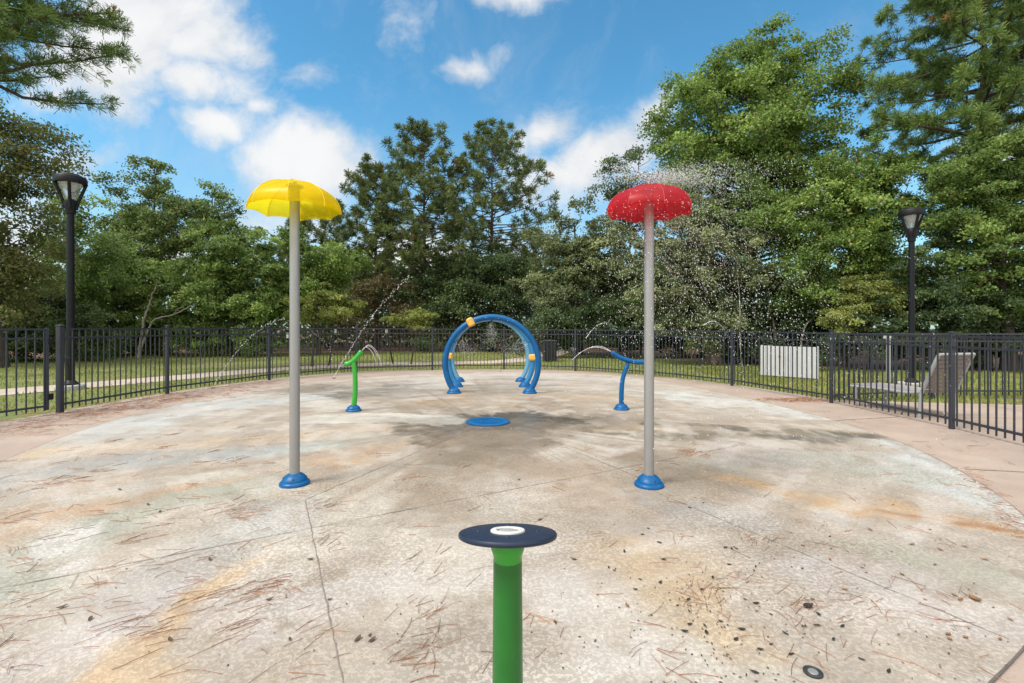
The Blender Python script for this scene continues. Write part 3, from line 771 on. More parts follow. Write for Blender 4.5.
# arches
def arch(label, cx, d, mat, clamps, R=0.993, zc=0.63, r=0.062):
    t = thing('spray_arch', label, 'arch', (cx, d, 0))
    a0 = math.asin((zc - 0.05) / R)
    pts = [(R * math.cos(a), 0, zc + R * math.sin(a)) for a in np.linspace(-a0, PI + a0, 65)]
    mb = MB(); mb.tube(pts, r, 22); tb = mb.build('arch_tube', M[mat], t)
    for s in (-1, 1):
        base_collar(t, 1.08, (s * R * math.cos(a0), 0, 0), 'blue', 0.2 * s)
    for ang_ in clamps:
        a = rad(ang_); c = Vector((R * math.cos(a), 0, zc + R * math.sin(a)))
        Rm = Matrix.Rotation(-(a - PI / 2), 3, 'Y')
        k = MB(); k.box(c, (0.15, 0.19, 0.19), 0, 0.03, mat=Rm); cl = k.build('clamp', M['clamp'], t)
    for ang_ in (150, 90, 30):
        a = rad(ang_); c0 = Vector(((R - 0.07) * math.cos(a), 0, zc + (R - 0.07) * math.sin(a))); c1 = Vector(((R - 0.1) * math.cos(a), 0, zc + (R - 0.1) * math.sin(a)))
        k = MB(); k.tube([c0, c1], [0.018, 0.012], 12); k.build('mist_nozzle', M['dark_hole'], t)
    return t
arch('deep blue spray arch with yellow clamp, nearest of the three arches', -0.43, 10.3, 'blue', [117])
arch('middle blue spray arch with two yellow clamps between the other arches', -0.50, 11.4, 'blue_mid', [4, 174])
arch('pale blue spray arch, the rear one of three', -0.57, 12.5, 'blue_pale', [])

# round blue drain cover
t = thing('drain_cover', 'round blue drain cover set in the middle of the pad', 'drain cover', (PADC[0], PADC[1], 0))
mb = MB(); mb.lathe([(0.325, 0.004), (0.325, 0.014), (0.31, 0.02), (0.285, 0.021), (0.28, 0.015), (0.0001, 0.015)], 56); mb.build('cover', M['blue'], t)
for q in (0.09, 0.155, 0.215):
    mb = MB(); mb.lathe([(q, 0.0154), (q, 0.0185), (q - 0.018, 0.0185), (q - 0.018, 0.0154)], 40, ring=True); mb.build('grate_ring', M['blue'], t)
mb = MB(); mb.lathe([(0.275, 0.0165), (0.275, 0.0195), (0.262, 0.0195), (0.262, 0.0165)], 48, ring=True); mb.build('grate_ring', M['blue_mid'], t)

# activator bollard
t = thing('touch_bollard', 'green bollard topped by a tilted navy disc, closest to the viewer', 'bollard', (-0.012, 1.35, 0))
mb = MB(); mb.tube([(0, 0, 0.06), (0, 0, 0.45), (0, 0, 0.755)], [0.0445, 0.0425, 0.0400], 36); mb.build('post', M['green_deep'], t)
mb = MB(); mb.lathe([(0.0400, 0.752), (0.0405, 0.765), (0.045, 0.778), (0.0475, 0.787), (0.0475, 0.800), (0.045, 0.808), (0.03, 0.812)], 36); mb.build('post_flange', M['green'], t)
base_collar(t, 0.95)
Rt = Matrix.Rotation(rad(-12.5), 3, 'X')
DC = Vector((0, 0, 0.803))
mb = MB(); mb.lathe([(0.0001, 0.0075), (0.10, 0.0075), (0.130, 0.0085), (0.136, 0.0115), (0.1378, 0.0155), (0.1378, 0.0195), (0.136, 0.0232), (0.131, 0.0250), (0.06, 0.0255), (0.0001, 0.0255)], 64, DC, Rt)
disc = mb.build('disc_top', M['navy'], t)
mb = MB(); mb.lathe([(0.0485, 0.0255), (0.0485, 0.029), (0.046, 0.0312), (0.034, 0.0312), (0.032, 0.029), (0.032, 0.0255)], 48, DC, Rt, True); mb.build('white_ring', M['white_plastic'], disc)
mb = MB(); mb.lathe([(0.0255, 0.0255), (0.0255, 0.0285), (0.022, 0.0298), (0.012, 0.0305), (0.0001, 0.0305)], 36, DC, Rt); mb.build('sensor_button', M['frame_grey'], disc)
for a in (0, PI / 2, PI, 3 * PI / 2):
    mb = MB(); mb.lathe([(0.0055, 0.0255), (0.0045, 0.0282), (0.0001, 0.0285)], 12, DC + Rt @ Vector((0.083 * math.cos(a), 0.083 * math.sin(a), 0)), Rt); mb.build('screw', M['dark_hole'], disc)

# flush floor nozzles
def floor_jet(px, py, label, r=0.036):
    x, y = G(px, py)
    t = thing('floor_nozzle', label, 'floor nozzle', (x, y, 0))
    mb = MB(); mb.lathe([(r, 0.001), (r, 0.007), (r * 0.86, 0.009), (r * 0.8, 0.0055), (0.0001, 0.0055)], 28); mb.build('ring', M['bin'], t)
    mb = MB(); mb.lathe([(r * 0.55, 0.005), (r * 0.5, 0.008), (0.0001, 0.0085)], 20); mb.build('cap', M['steel'], t)
floor_jet(813, 673, 'round grey floor nozzle among dark leaves at the bottom right')
floor_jet(334, 378, 'floor nozzle shooting the long slanting jet behind the green spray post', 0.05)
floor_jet(213, 388, 'floor nozzle by the left fence shooting a low arc', 0.05)
floor_jet(744, 377, 'floor nozzle near the right fence where the short jet lands', 0.05)

# ------------------------------------------------------------------ fences
def fence(label, posts, heights, thick, name='metal_fence', gates=()):
    t = thing(name, label, 'fence')
    post0 = None
    for (p, h, w) in zip(posts, heights, thick):
        mb = MB(); mb.box((0, 0, (h + 0.02) / 2 - 0.01), (w, w, h + 0.04), 0, 0.006)
        i = posts.index(p); a = posts[max(i - 1, 0)]; b = posts[min(i + 1, len(posts) - 1)]
        rz = math.atan2(b[1] - a[1], b[0] - a[0])
        po = mb.build('fence_post', M['fence_metal'], t, smooth_=False); po.location = (p[0], p[1], 0); po.rotation_euler = (0, 0, rz)
        mb = MB(); z = h + 0.03
        mb.box((0, 0, z + 0.006), (w + 0.012, w + 0.012, 0.014), 0, 0.003); mb.add([(-w / 2, -w / 2, z + .012), (w / 2, -w / 2, z + .012), (w / 2, w / 2, z + .012), (-w / 2, w / 2, z + .012), (0, 0, z + .026)], [(0, 1, 4), (1, 2, 4), (2, 3, 4), (3, 0, 4)])
        mb.build('post_cap', M['fence_metal'], po, smooth_=False)
    for i in range(len(posts) - 1):
        if i in gates: continue
        fence_panel(t, posts[i], posts[i + 1], heights[i], heights[i + 1], thick[i], thick[i + 1])
    return t

def fence_panel(t, p, q, h0, h1, w0, w1, name='fence_panel', zb=0.045):
    P, Q = Vector((*p, 0)), Vector((*q, 0)); L = (Q - P).length; u = (Q - P) / L; rz = math.atan2(u.y, u.x)
    s0, s1 = w0 / 2 + 0.002, L - w1 / 2 - 0.002
    n = max(2, round((s1 - s0) / 0.117)); mb = MB()
    sag = random.uniform(-0.006, 0.006)
    for k in range(n):
        s = s0 + (k + 0.5) * (s1 - s0) / n + random.uniform(-0.003, 0.003); c = P + u * s; h = h0 + (h1 - h0) * s / L
        mb.box((c.x, c.y, (zb + h - 0.012) / 2), (0.0155, 0.0155, h - 0.012 - zb), rz)
    pn = mb.build(name, M['fence_metal'], t, smooth_=False)
    for off, th in ((-0.02, 0.03), (-0.165, 0.028), (None, 0.03)):
        mb = MB()
        za = h0 + off if off else 0.135; zz = h1 + off if off else 0.135
        A = P + u * s0; B = P + u * s1
        nrm = Vector((-u.y, u.x, 0)) * 0.016
        vs = []
        for (c, z) in ((A, za), (B, zz)):
            vs += [(c + nrm) + Vector((0, 0, z - th / 2)), (c - nrm) + Vector((0, 0, z - th / 2)), (c - nrm) + Vector((0, 0, z + th / 2)), (c + nrm) + Vector((0, 0, z + th / 2))]
        mb.add(vs, [(0, 1, 2, 3), (7, 6, 5, 4), (0, 4, 5, 1), (1, 5, 6, 2), (2, 6, 7, 3), (3, 7, 4, 0)])
        mb.build('rail', M['fence_metal'], pn, smooth_=False)
    return pn

FP = [(-7.44, 7.95), (-7.31, 10.24), (-6.51, 12.95), (-4.88, 15.15), (-2.63, 15.95), (-0.27, 16.25), (2.05, 15.6), (4.02, 13.75), (5.31, 11.66), (5.95, 9.0), (6.1, 6.7), (5.9, 4.3)]
FH = [1.395, 1.395, 1.39, 1.385, 1.37, 1.35, 1.34, 1.33, 1.325, 1.31, 1.295, 1.29]
FT = [0.08, 0.06, 0.06, 0.06, 0.06, 0.06, 0.06, 0.06, 0.055, 0.052, 0.056, 0.06]
fence('long black metal picket fence curving round the far side of the pad', FP, FH, FT)
# gate leaf on the left
t = thing('fence_gate', 'black metal picket gate at the left edge beside the thick post', 'gate', (0, 0, 0))
GA, GB = Vector((-7.95, 6.2)), Vector((-7.47, 7.86))
pn = fence_panel(t, (GA.x, GA.y), (GB.x, GB.y), 1.39, 1.39, 0.06, 0.12, 'gate_leaf', 0.06)
gd = (GB - GA).normalized(); grz = math.atan2(gd.y, gd.x)
for e in (GA + gd * 0.03, GB - gd * 0.085):
    mb = MB(); mb.box((e.x, e.y, 0.73), (0.045, 0.045, 1.32), grz, 0.004); mb.build('gate_stile', M['fence_metal'], t, smooth_=False)
for z in (0.28, 1.18):
    e = GB - gd * 0.045; mb = MB(); mb.box((e.x + 0.01, e.y, z), (0.075, 0.05, 0.10), grz, 0.008); mb.build('hinge', M['black_metal'], t)
SP = [(6.03, 9.05), (8.4, 9.65), (10.8, 9.6), (13.2, 9.35), (15.6, 9.0)]
fence('black metal picket fence running off right behind the lounge chair', SP[1:], [1.29, 1.29, 1.28, 1.28], [0.06] * 4)
fpn = thing('metal_fence', 'short black picket fence section joining the corner behind the chair foot', 'fence')
fence_panel(fpn, SP[0], SP[1], 1.30, 1.29, 0.1, 0.075)

# ------------------------------------------------------------------ lamp posts
def lamp(label, px, d, k, rz):
    x = (px - CX) * d / FPX
    t = thing('street_lamp', label, 'lamp post', (x, d, 0), rz, 'lamp posts beyond the fence')
    mb = MB(); mb.lathe([(0.28, -0.02), (0.28, 0.07), (0.265, 0.085), (0.0001, 0.085)], 32); mb.build('footing', M['concrete_grey'], t)
    mb = MB(); mb.lathe([(0.16 * k, 0.085), (0.16 * k, 0.11), (0.115 * k, 0.15), (0.080 * k, 0.19), (0.075 * k, 1.5 * k), (0.070 * k, 4.15 * k)], 28); p = mb.build('pole', M['black_metal'], t)
    mb = MB(); mb.box((0, -0.079 * k, 0.62), (0.085, 0.02, 0.2), 0, 0.006); mb.build('access_cover', M['black_metal'], p)
    Z = 4.12 * k
    mb = MB(); mb.lathe([(0.070 * k, Z - 0.1), (0.092 * k, Z - 0.08), (0.10 * k, Z + 0.04), (0.125 * k, Z + 0.12), (0.12 * k, Z + 0.2), (0.09 * k, Z + 0.235), (0.0001, Z + 0.24)], 28); hd = mb.build('lamp_socket', M['black_metal'], t)
    mb = MB(); mb.lathe([(0.295 * k, Z + 0.605 * k), (0.302 * k, Z + 0.64 * k), (0.300 * k, Z + 0.735 * k), (0.28 * k, Z + 0.765 * k), (0.225 * k, Z + 0.785 * k), (0.205 * k, Z + 0.79 * k), (0.19 * k, Z + 0.815 * k), (0.1 * k, Z + 0.835 * k), (0.0001, Z + 0.84 * k)], 44)
    mb.add([], []); cap = mb.build('lamp_cap', M['black_metal'], t)
    mb = MB(); mb.lathe([(0.085 * k, Z + 0.24 * k), (0.10 * k, Z + 0.3 * k), (0.175 * k, Z + 0.5 * k), (0.225 * k, Z + 0.603 * k)], 36); mb.build('lens', M['lens'], t)
    mb = MB(); mb.lathe([(0.0001, Z + 0.42 * k), (0.05 * k, Z + 0.44 * k), (0.10 * k, Z + 0.52 * k), (0.15 * k, Z + 0.603 * k)], 28); mb.build('reflector', M['white_plastic'], t)
    for j in range(4):
        a = j * PI / 2 + 0.35
        pr = spline([(0.10, Z / k + 0.02), (0.14, Z / k + 0.22), (0.215, Z / k + 0.44), (0.28, Z / k + 0.64)], 5)
        mb = MB(); mb.tube([(q.x * k * math.cos(a), q.x * k * math.sin(a), q.y * k) for q in pr], [0.034 * k] * len(pr), 8); mb.build('lamp_arm', M['black_metal'], t)
lamp('tall black lamp post standing behind the left gate post', 70.5, 11.1, 0.995, 0.3)
lamp('black lamp post with lantern head behind the lounge chair', 911.6, 11.6, 0.862, 1.1)

# ------------------------------------------------------------------ lounge chair
def lounger():
    J = Vector((6.72, 7.62, 0)); ud = Vector((-0.21, 0.978, 0)); w = Vector((ud.y, -ud.x, 0))
    rz = math.atan2(ud.y, ud.x)
    t = thing('lounge_chair', 'taupe sling lounge chair with pale grey frame on the deck behind the fence', 'lounge chair', (J.x, J.y, -0.008), rz)
    # local: +x towards the feet, y across
    W_ = 0.335
    def side(s):
        mb = MB(); pts = spline([(-0.02, s * W_, 0.40), (0.25, s * W_, 0.36), (0.7, s * W_, 0.37), (1.25, s * W_, 0.35)], 6)
        for a, b in zip(pts[:-1], pts[1:]):
            mb.tube([a, b], 0.022, 8)
        mb.build('side_rail', M['frame_grey'], t)
        mb = MB(); pts = spline([(0.0, s * W_, 0.36), (-0.10, s * W_, 0.62), (-0.24, s * W_, 0.95), (-0.27, s * W_, 1.0)], 6)
        mb.tube(pts, 0.026, 8); mb.build('back_rail', M['frame_grey'], t)
        for x in (0.0, 1.12):
            mb = MB(); mb.tube([(x, s * W_, 0.37), (x + 0.02, s * (W_ + 0.004), 0.0)], [0.026, 0.022], 8); mb.build('leg', M['frame_grey'], t)
    side(1); side(-1)
    def sheet_(name, prof, mat, th=0.012, ribs=0):
        mb = MB(); n = len(prof); gap = 0.10 if name == 'back_sling' else 0.03
        for i in range(n - 1):
            (x0, z0), (x1, z1) = prof[i], prof[i + 1]
            dx, dz = x1 - x0, z1 - z0; l = math.hypot(dx, dz); nx, nz = -dz / l * th, dx / l * th
            bulge = 0.006 if ribs else 0
            v = []
            for (xx, zz) in ((x0 + dx * gap, z0 + dz * gap), (x1 - dx * gap, z1 - dz * gap)):
                v += [(xx, -W_ + .012, zz), (xx, W_ - .012, zz), (xx + nx, W_ - .012, zz + nz), (xx + nx, -W_ + .012, zz + nz)]
            mb.add(v, [(0, 1, 2, 3), (7, 6, 5, 4), (0, 4, 5, 1), (1, 5, 6, 2), (2, 6, 7, 3), (3, 7, 4, 0)])
        return mb.build(name, mat, t, smooth_=False)
    bp = [(0.0 - 0.245 * k / 9 - 0.01 * math.sin(k / 9 * PI), 0.38 + 0.60 * k / 9) for k in range(10)]
    sheet_('back_sling', bp, M['sling'])
    sp = [(0.02 + 1.2 * k / 12, 0.385 - 0.035 * math.sin(min(1, k / 6) * PI) * (k < 7)) for k in range(13)]
    sheet_('seat_sling', sp, M['sling_pale'])
    mb = MB(); mb.tube([(1.24, -W_, 0.35), (1.24, W_, 0.35)], 0.02, 8); mb.build('foot_bar', M['frame_grey'], t)
    mb = MB(); mb.tube([(-0.27, -W_, 1.0), (-0.27, W_, 1.0)], 0.022, 8); mb.build('head_bar', M['frame_grey'], t)
lounger()

# white vinyl enclosure on the grass
a, b = at(760.5, 375.6, 14.05), at(818.5, 380, 12.95)
A, B = Vector((a[0], a[1], 0)), Vector((b[0], b[1], 0)); u = (B - A); L = u.length; u /= L; nrm = Vector((-u.y, u.x, 0))
if nrm.y < 0: nrm = -nrm
t = thing('utility_screen', 'low white board enclosure with a rust mark on the grass', 'enclosure', (A.x, A.y, -0.02), math.atan2(u.y, u.x))
sg = 1 if (Matrix.Rotation(math.atan2(u.y, u.x), 3, 'Z') @ Vector((0, 1, 0))).dot(nrm) > 0 else -1
def boards(y0, y1, x0, x1, n):
    mb = MB()
    for k in range(n):
        f0, f1 = k / n, (k + 1) / n
        c = Vector((x0 + (x1 - x0) * (f0 + f1) / 2, y0 + (y1 - y0) * (f0 + f1) / 2, 0.465)); w = math.hypot(x1 - x0, y1 - y0) / n
        mb.box(c, (w - 0.006, 0.022, 0.85), math.atan2(y1 - y0, x1 - x0), 0.004)
    return mb.build('board_panel', M['vinyl'], t, smooth_=False)
front = boards(0, 0, 0, L, 11); boards(0.02 * sg, 0.9 * sg, 0.0, 0.0, 7)
for (x, y) in ((0.03, 0.045 * sg), (L - 0.03, 0.045 * sg)):
    mb = MB(); mb.box((x, y, 0.46), (0.05, 0.05, 0.90), 0, 0.004); mb.build('corner_post', M['vinyl'], t, smooth_=False)
for z in (0.2, 0.78):
    mb = MB(); mb.box((L / 2, 0.025 * sg, z), (L - 0.1, 0.026, 0.07), 0, 0.003); mb.build('back_rail', M['vinyl'], t, smooth_=False)
mb = MB(); mb.lathe([(0.035, 0), (0.03, 0.004), (0.0001, 0.005)], 14, (L * 0.35, -0.012 * sg, 0.6), Matrix.Rotation(rad(90 * sg), 3, 'X')); mb.build('rusty_bolt', M['rust'], front)

# trash bin
x, y = (549.5 - CX) * 20.2 / FPX, 20.2
t = thing('trash_bin', 'dark square trash bin standing beside the curving path', 'trash bin', (x, y, -0.024))
mb = MB(); mb.box((0, 0, 0.42), (0.56, 0.56, 0.80), 0, 0.02); mb.build('bin_body', M['bin'], t)
mb = MB(); mb.box((0, 0, 0.86), (0.60, 0.60, 0.07), 0, 0.02); mb.build('lid', M['bin'], t)
mb = MB()
for k in range(9): mb.box((-0.24 + k * 0.06, -0.285, 0.42), (0.03, 0.015, 0.74), 0, 0.003)
mb.build('slats', M['black_metal'], t)

# white utility post behind the fence
x = (888.3 - CX) * 12.4 / FPX
t = thing('marker_post', 'slim white marker post behind the fence left of the lamp', 'post', (x, 12.4, -0.024))
mb = MB(); mb.box((0, 0, 0.6), (0.07, 0.07, 1.3), 0, 0.006); mb.build('post', M['vinyl'], t, smooth_=False)
mb = MB(); mb.box((-0.06, -0.042, 1.2), (0.22, 0.012, 0.12), 0, 0.003); mb.build('plate', M['vinyl'], t, smooth_=False)

# ------------------------------------------------------------------ vegetation
def nrm(v): return v / (np.linalg.norm(v, axis=-1, keepdims=True) + 1e-9)

def leaf_quads(C, size, rng, out=None, up=0.6, width=0.6, rnd=1.0):
    """folded leaf quads at the points C"""
    n = len(C)
    nv = rng.normal(size=(n, 3)) * rnd + np.array([0, 0, up])
    if out is not None: nv = nv + out * 0.7
    nv = nrm(nv)
    t = rng.normal(size=(n, 3)) + (out * 0.6 if out is not None else 0) + np.array([0, 0, -0.25]); t = nrm(t - nv * (t * nv).sum(1, keepdims=True))
    s = np.cross(nv, t)
    L = (size * rng.uniform(0.65, 1.35, n))[:, None]; Wd = L * width * 0.5
    V = np.stack([C - t * L * 0.5, C + s * Wd - nv * L * 0.08, C + t * L * 0.5, C - s * Wd - nv * L * 0.08], 1)
    F = np.arange(4 * n).reshape(n, 4)
    return V.reshape(-1, 3), F

def tube_np(mb, path, r0, r1, sides=7):
    n = len(path); mb.tube(path, [r0 + (r1 - r0) * i / (n - 1) for i in range(n)], sides)

def broadleaf(label, px, d, blobs, n_leaf, size, mat, seed, group='trees beyond the fence', name='broadleaf_tree', cat='tree', trunk_r=0.16, clumps=90, clump_r=0.7, trunk_mat='bark_dark',
              lean=0.0, flatten=0.6, depth=0.8, base_px=None, twigs=9, limb_share=0.4, hollow=2.2, up=0.6):
    n_leaf = int(n_leaf * 1.75); size *= 0.74
    rng = np.random.default_rng(seed); rd = random.Random(seed)
    k = d / FPX
    bx = ((base_px if base_px is not None else px) - CX) * k
    t = thing(name, label, cat, (bx, d, -0.02), 0, group)
    E = []
    for (ex, ey, rx, ry) in blobs:
        E.append(((ex - CX) * k - bx, EYE + (HY - ey) * k, rx * k, ry * k))
    vol = np.array([e[2] * e[3] * e[2] for e in E]) ** 0.7; vol /= vol.sum()
    CC, RR, OO = [], [], []
    for e, f in zip(E, vol):
        m = max(3, int(round(clumps * f)))
        dirs = nrm(rng.normal(size=(m, 3))); r = rng.random(m) ** (1 / hollow)
        bump_ = 1 + 0.22 * rng.normal(size=m) * (r > 0.6)
        off = dirs * (r * bump_)[:, None] * np.array([e[2], e[2] * depth, e[3]])
        c = off + np.array([e[0], 0, e[1]]); c[:, 2] = np.maximum(c[:, 2], 0.25)
        CC.append(c); OO.append(dirs); RR.append(rng.uniform(0.55, 1.35, m) * clump_r * min(1.0, 0.5 + 0.5 * min(e[2], e[3]) / (clump_r * 2)))
    CC = np.concatenate(CC); RR = np.concatenate(RR); OO = np.concatenate(OO)
    m = len(CC)
    # leaves along short twigs that leave each clump's centre
    tw = nrm(rng.normal(size=(m, twigs, 3)) + OO[:, None, :] * 0.7) * np.array([1, 1, flatten])
    wgt = RR ** 1.6; cl = rng.choice(m, n_leaf, p=wgt / wgt.sum()); ti = rng.integers(0, twigs, n_leaf)
    s = rng.random(n_leaf) ** 0.6
    P = CC[cl] + tw[cl, ti] * (s * RR[cl])[:, None] + rng.normal(size=(n_leaf, 3)) * (0.16 * RR[cl])[:, None] * np.array([1, 1, 0.7])
    P[:, 2] -= 0.18 * RR[cl] * s ** 2
    P[:, 2] = np.maximum(P[:, 2], 0.06)
    V, F = leaf_quads(P, size, rng, OO[cl], up=up)
    ctint = rng.normal(0.46, 0.15, m)
    tint = np.clip(ctint[cl] + rng.normal(0, 0.13, n_leaf), 0, 0.9); tint[rng.random(n_leaf) < 0.015] = 1.0
    tr = MB()
    top = max(E, key=lambda e: e[1] + e[3]); ztop = (top[1] + top[3] * 0.55)
    lowz = min(e[1] - e[3] * 0.3 for e in E)
    n = 9; path = []
    for i in range(n):
        f = i / (n - 1)
        path.append((top[0] * f ** 1.2 + lean * math.sin(f * PI) + rd.uniform(-.06, .06) * f * 2, rd.uniform(-.08, .08) * f, ztop * f - 0.02 * (1 - f)))
    tr.tube(path, [trunk_r * (1.35 if i == 0 else 1) * (1 - 0.85 * i / (n - 1)) for i in range(n)], 9)
    pick = [i for i in range(m) if rd.random() < limb_share]
    for i in pick:
        c = Vector(CC[i]); hz = min(ztop * 0.95, max(0.15 * ztop, c.z - abs(c.x - top[0]) * rd.uniform(0.35, 0.8)))
        f = hz / ztop; j = f * (n - 1); j0 = min(n - 2, int(j)); a = Vector(path[j0]).lerp(Vector(path[j0 + 1]), j - j0)
        mid = a.lerp(c, 0.5) + Vector((rd.uniform(-.15, .15), rd.uniform(-.15, .15), (c - a).length * -0.06 + rd.uniform(-.1, .15)))
        r0 = trunk_r * 0.36 * (1 - 0.6 * f)
        tr.tube([a, a.lerp(mid, 0.55), mid, mid.lerp(c, 0.55) + Vector((rd.uniform(-.1, .1), 0, rd.uniform(-.05, .1))), c], [r0, r0 * 0.75, r0 * 0.55, r0 * 0.35, r0 * 0.15], 5, cap=False)
    tr.build('trunk' if cat == 'tree' else 'stems', M[trunk_mat], t, angle=80)
    np_obj('crown' if cat == 'tree' else 'foliage', V, F, M[mat], t, tint)
    return t

def pine(label, px, d, top_py, half_px, low_py, seed, mat='needle', trunk_r=0.17, n_br=85, tufts=9, blades=14, blen=0.26, bw=0.034, group='trees beyond the fence', shape=1.0, up_ang=0.35, sub=3, y_off=0.0, trunk_mat='bark_pine', gap=0.0, only=None, lean=0.0, tuft_r=1.0, inner=0.62):
    rng = np.random.default_rng(seed); rd = random.Random(seed)
    k = d / FPX; x0 = (px - CX) * k; H = EYE + (HY - top_py) * k; zl = max(0.6, EYE + (HY - low_py) * k); Rm = half_px * k
    t = thing('pine_tree', label, 'tree', (x0, d, -0.02), 0, group)
    tr = MB(); n = 12
    path = [Vector((lean * (i / (n - 1)) ** 2 + rd.uniform(-.05, .05), rd.uniform(-.05, .05), H * i / (n - 1) * 0.985)) for i in range(n)]
    tr.tube(path, [trunk_r * (1.3 if i == 0 else 1) * (1 - 0.92 * i / (n - 1)) for i in range(n)], 10)
    tp, td = [], []
    for b in range(n_br):
        f = (b + rd.random()) / n_br                       # 0 low - 1 top
        z = zl + (H - zl) * f ** 0.92
        az = b * 2.399 + rd.uniform(-.5, .5)
        if only and not only(az): az = rd.choice((rd.uniform(-0.9, 0.9), rd.uniform(-0.9, 0.9)))
        prof = (math.sin(min(1, (1 - f) * 1.25 + 0.12) * PI / 2)) ** shape * (0.55 + 0.45 * min(1, f * 3.0 + 0.35))
        L = Rm * prof * rd.uniform(0.55, 1.15) * (0.4 if rd.random() < gap else 1)
        e = up_ang * (0.2 + 1.0 * f) + rd.uniform(-.2, .2)
        j = z / (H * 0.985) * (n - 1); j0 = min(n - 2, int(j)); a = path[j0].lerp(path[j0 + 1], j - j0)
        dv = Vector((math.cos(az) * math.cos(e), math.sin(az) * math.cos(e), math.sin(e)))
        c = a + dv * L; c.z += 0.10 * L
        mid = a + dv * L * 0.5 + Vector((rd.uniform(-.07, .07) * L, rd.uniform(-.07, .07) * L, rd.uniform(-0.12, 0.03) * L))
        r0 = max(0.012, trunk_r * 0.26 * (1 - f) + 0.014)
        tr.tube([a, a.lerp(mid, .5), mid, mid.lerp(c, .5) + Vector((0, 0, -0.015 * L)), c], [r0, r0 * .85, r0 * .65, r0 * .45, r0 * .2], 5, cap=False)
        nt_ = max(2, int(tufts * (0.45 + L / Rm)))
        for q in range(nt_):
            s = 1 - inner * (q / nt_) ** 1.1
            base = mid.lerp(c, (s - .5) * 2) if s > .5 else a.lerp(mid, s * 2)
            sidev = Vector((rd.uniform(-1, 1), rd.uniform(-1, 1), rd.uniform(-0.35, 0.75)))
            sl_ = L * rd.uniform(0.06, 0.30) * (1.25 - s * 0.8) if q else 0
            e2 = base + (sidev.normalized() * 0.75 + dv * 0.5) * sl_
            if q and sl_ > 0.25: tr.tube([base, base.lerp(e2, .5), e2], [0.012, 0.009, 0.005], 4, cap=False)
            for w in range(sub):
                pp = base.lerp(e2, 1 - w * 0.3 + rd.uniform(-.1, .1)) + Vector((rd.uniform(-.07, .07), rd.uniform(-.07, .07), rd.uniform(-.05, .07))) * 2
                tp.append(pp); td.append((dv * 0.6 + sidev * 0.5 + Vector((0, 0, 0.5))).normalized())
    tp.append(path[-1]); td.append(Vector((0, 0, 1)))
    TP = np.array([tuple(v) for v in tp]); TD = np.array([tuple(v) for v in td]); m = len(TP)
    dirs = nrm(rng.normal(size=(m, blades, 3)) * 0.75 * tuft_r + TD[:, None, :] * 0.8)
    base = np.repeat(TP[:, None, :], blades, 1) + dirs * 0.02
    L = blen * rng.uniform(0.7, 1.25, (m, blades, 1)); tip = base + dirs * L; tip[..., 2] -= L[..., 0] * 0.10
    sv = nrm(np.cross(dirs, rng.normal(size=(m, blades, 3)))) * bw * 0.5
    V = np.stack([base - sv * .5, base + sv * .5, tip + sv, tip - sv], 2).reshape(-1, 3)
    F = np.arange(len(V)).reshape(-1, 4)
    tint = np.clip(np.repeat(rng.normal(0.45, 0.16, m), blades) + rng.normal(0, 0.10, m * blades), 0, 0.9)
    tint[np.repeat(rng.random(m) < 0.008, blades)] = 1.0
    tr.build('trunk', M[trunk_mat], t, angle=80)
    np_obj('crown', V, F, M[mat], t, tint)
    return t

# --- left side
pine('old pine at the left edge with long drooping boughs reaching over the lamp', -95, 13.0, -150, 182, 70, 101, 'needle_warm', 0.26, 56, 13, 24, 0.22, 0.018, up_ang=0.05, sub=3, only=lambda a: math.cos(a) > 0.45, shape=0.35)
broadleaf('bronze green tree at the left edge under the pine boughs', 0, 17.0, [(-18, 130, 72, 46), (0, 165, 66, 42), (-20, 220, 76, 56), (-8, 280, 66, 48)], 26000, 0.15, 'leaf_autumn', 102, clumps=150, clump_r=0.85, depth=0.7, trunk_r=0.2)
broadleaf('loose light green tree rising directly behind the left lamp', 72, 21.5, [(68, 215, 26, 38), (80, 265, 40, 40), (60, 300, 50, 35)], 14000, 0.17, 'leaf_vine', 103, clumps=90, clump_r=0.8, trunk_r=0.13)
broadleaf('tall airy dark tree with pointed top, right of the left lamp', 152, 27, [(155, 180, 20, 26), (148, 212, 44, 34), (150, 243, 50, 28), (124, 230, 28, 26), (180, 220, 24, 24)], 16000, 0.2, 'leaf_oak', 104, clumps=90, clump_r=0.85, trunk_r=0.15, hollow=2.6)
broadleaf('dark tree with narrow top just left of the yellow umbrella', 215, 27.5, [(212, 208, 20, 22), (214, 238, 34, 34), (235, 250, 32, 30)], 7500, 0.2, 'leaf_oak', 105, clumps=60, clump_r=0.75, trunk_r=0.14)
broadleaf('wide vine covered thicket between the left lamp and yellow umbrella', 135, 24.5, [(132, 282, 38, 32), (150, 297, 55, 42), (95, 312, 45, 38), (120, 338, 70, 18)], 28000, 0.19, 'leaf_vine', 106, name='vine_thicket', cat='thicket', group='thickets at the wood edge', clumps=190, clump_r=0.62, trunk_r=0.08, trunk_mat='bark_dark', depth=0.5, hollow=4.0, flatten=0.5)
broadleaf('tall dense vine thicket immediately left of the yellow umbrella pole', 235, 24, [(225, 258, 50, 38), (245, 295, 55, 48), (272, 268, 34, 48), (205, 305, 45, 40), (230, 338, 60, 18)], 34000, 0.18, 'leaf_vine', 107, name='vine_thicket', cat='thicket', group='thickets at the wood edge', clumps=220, clump_r=0.6, trunk_r=0.08, depth=0.5, hollow=4.0, flatten=0.5)
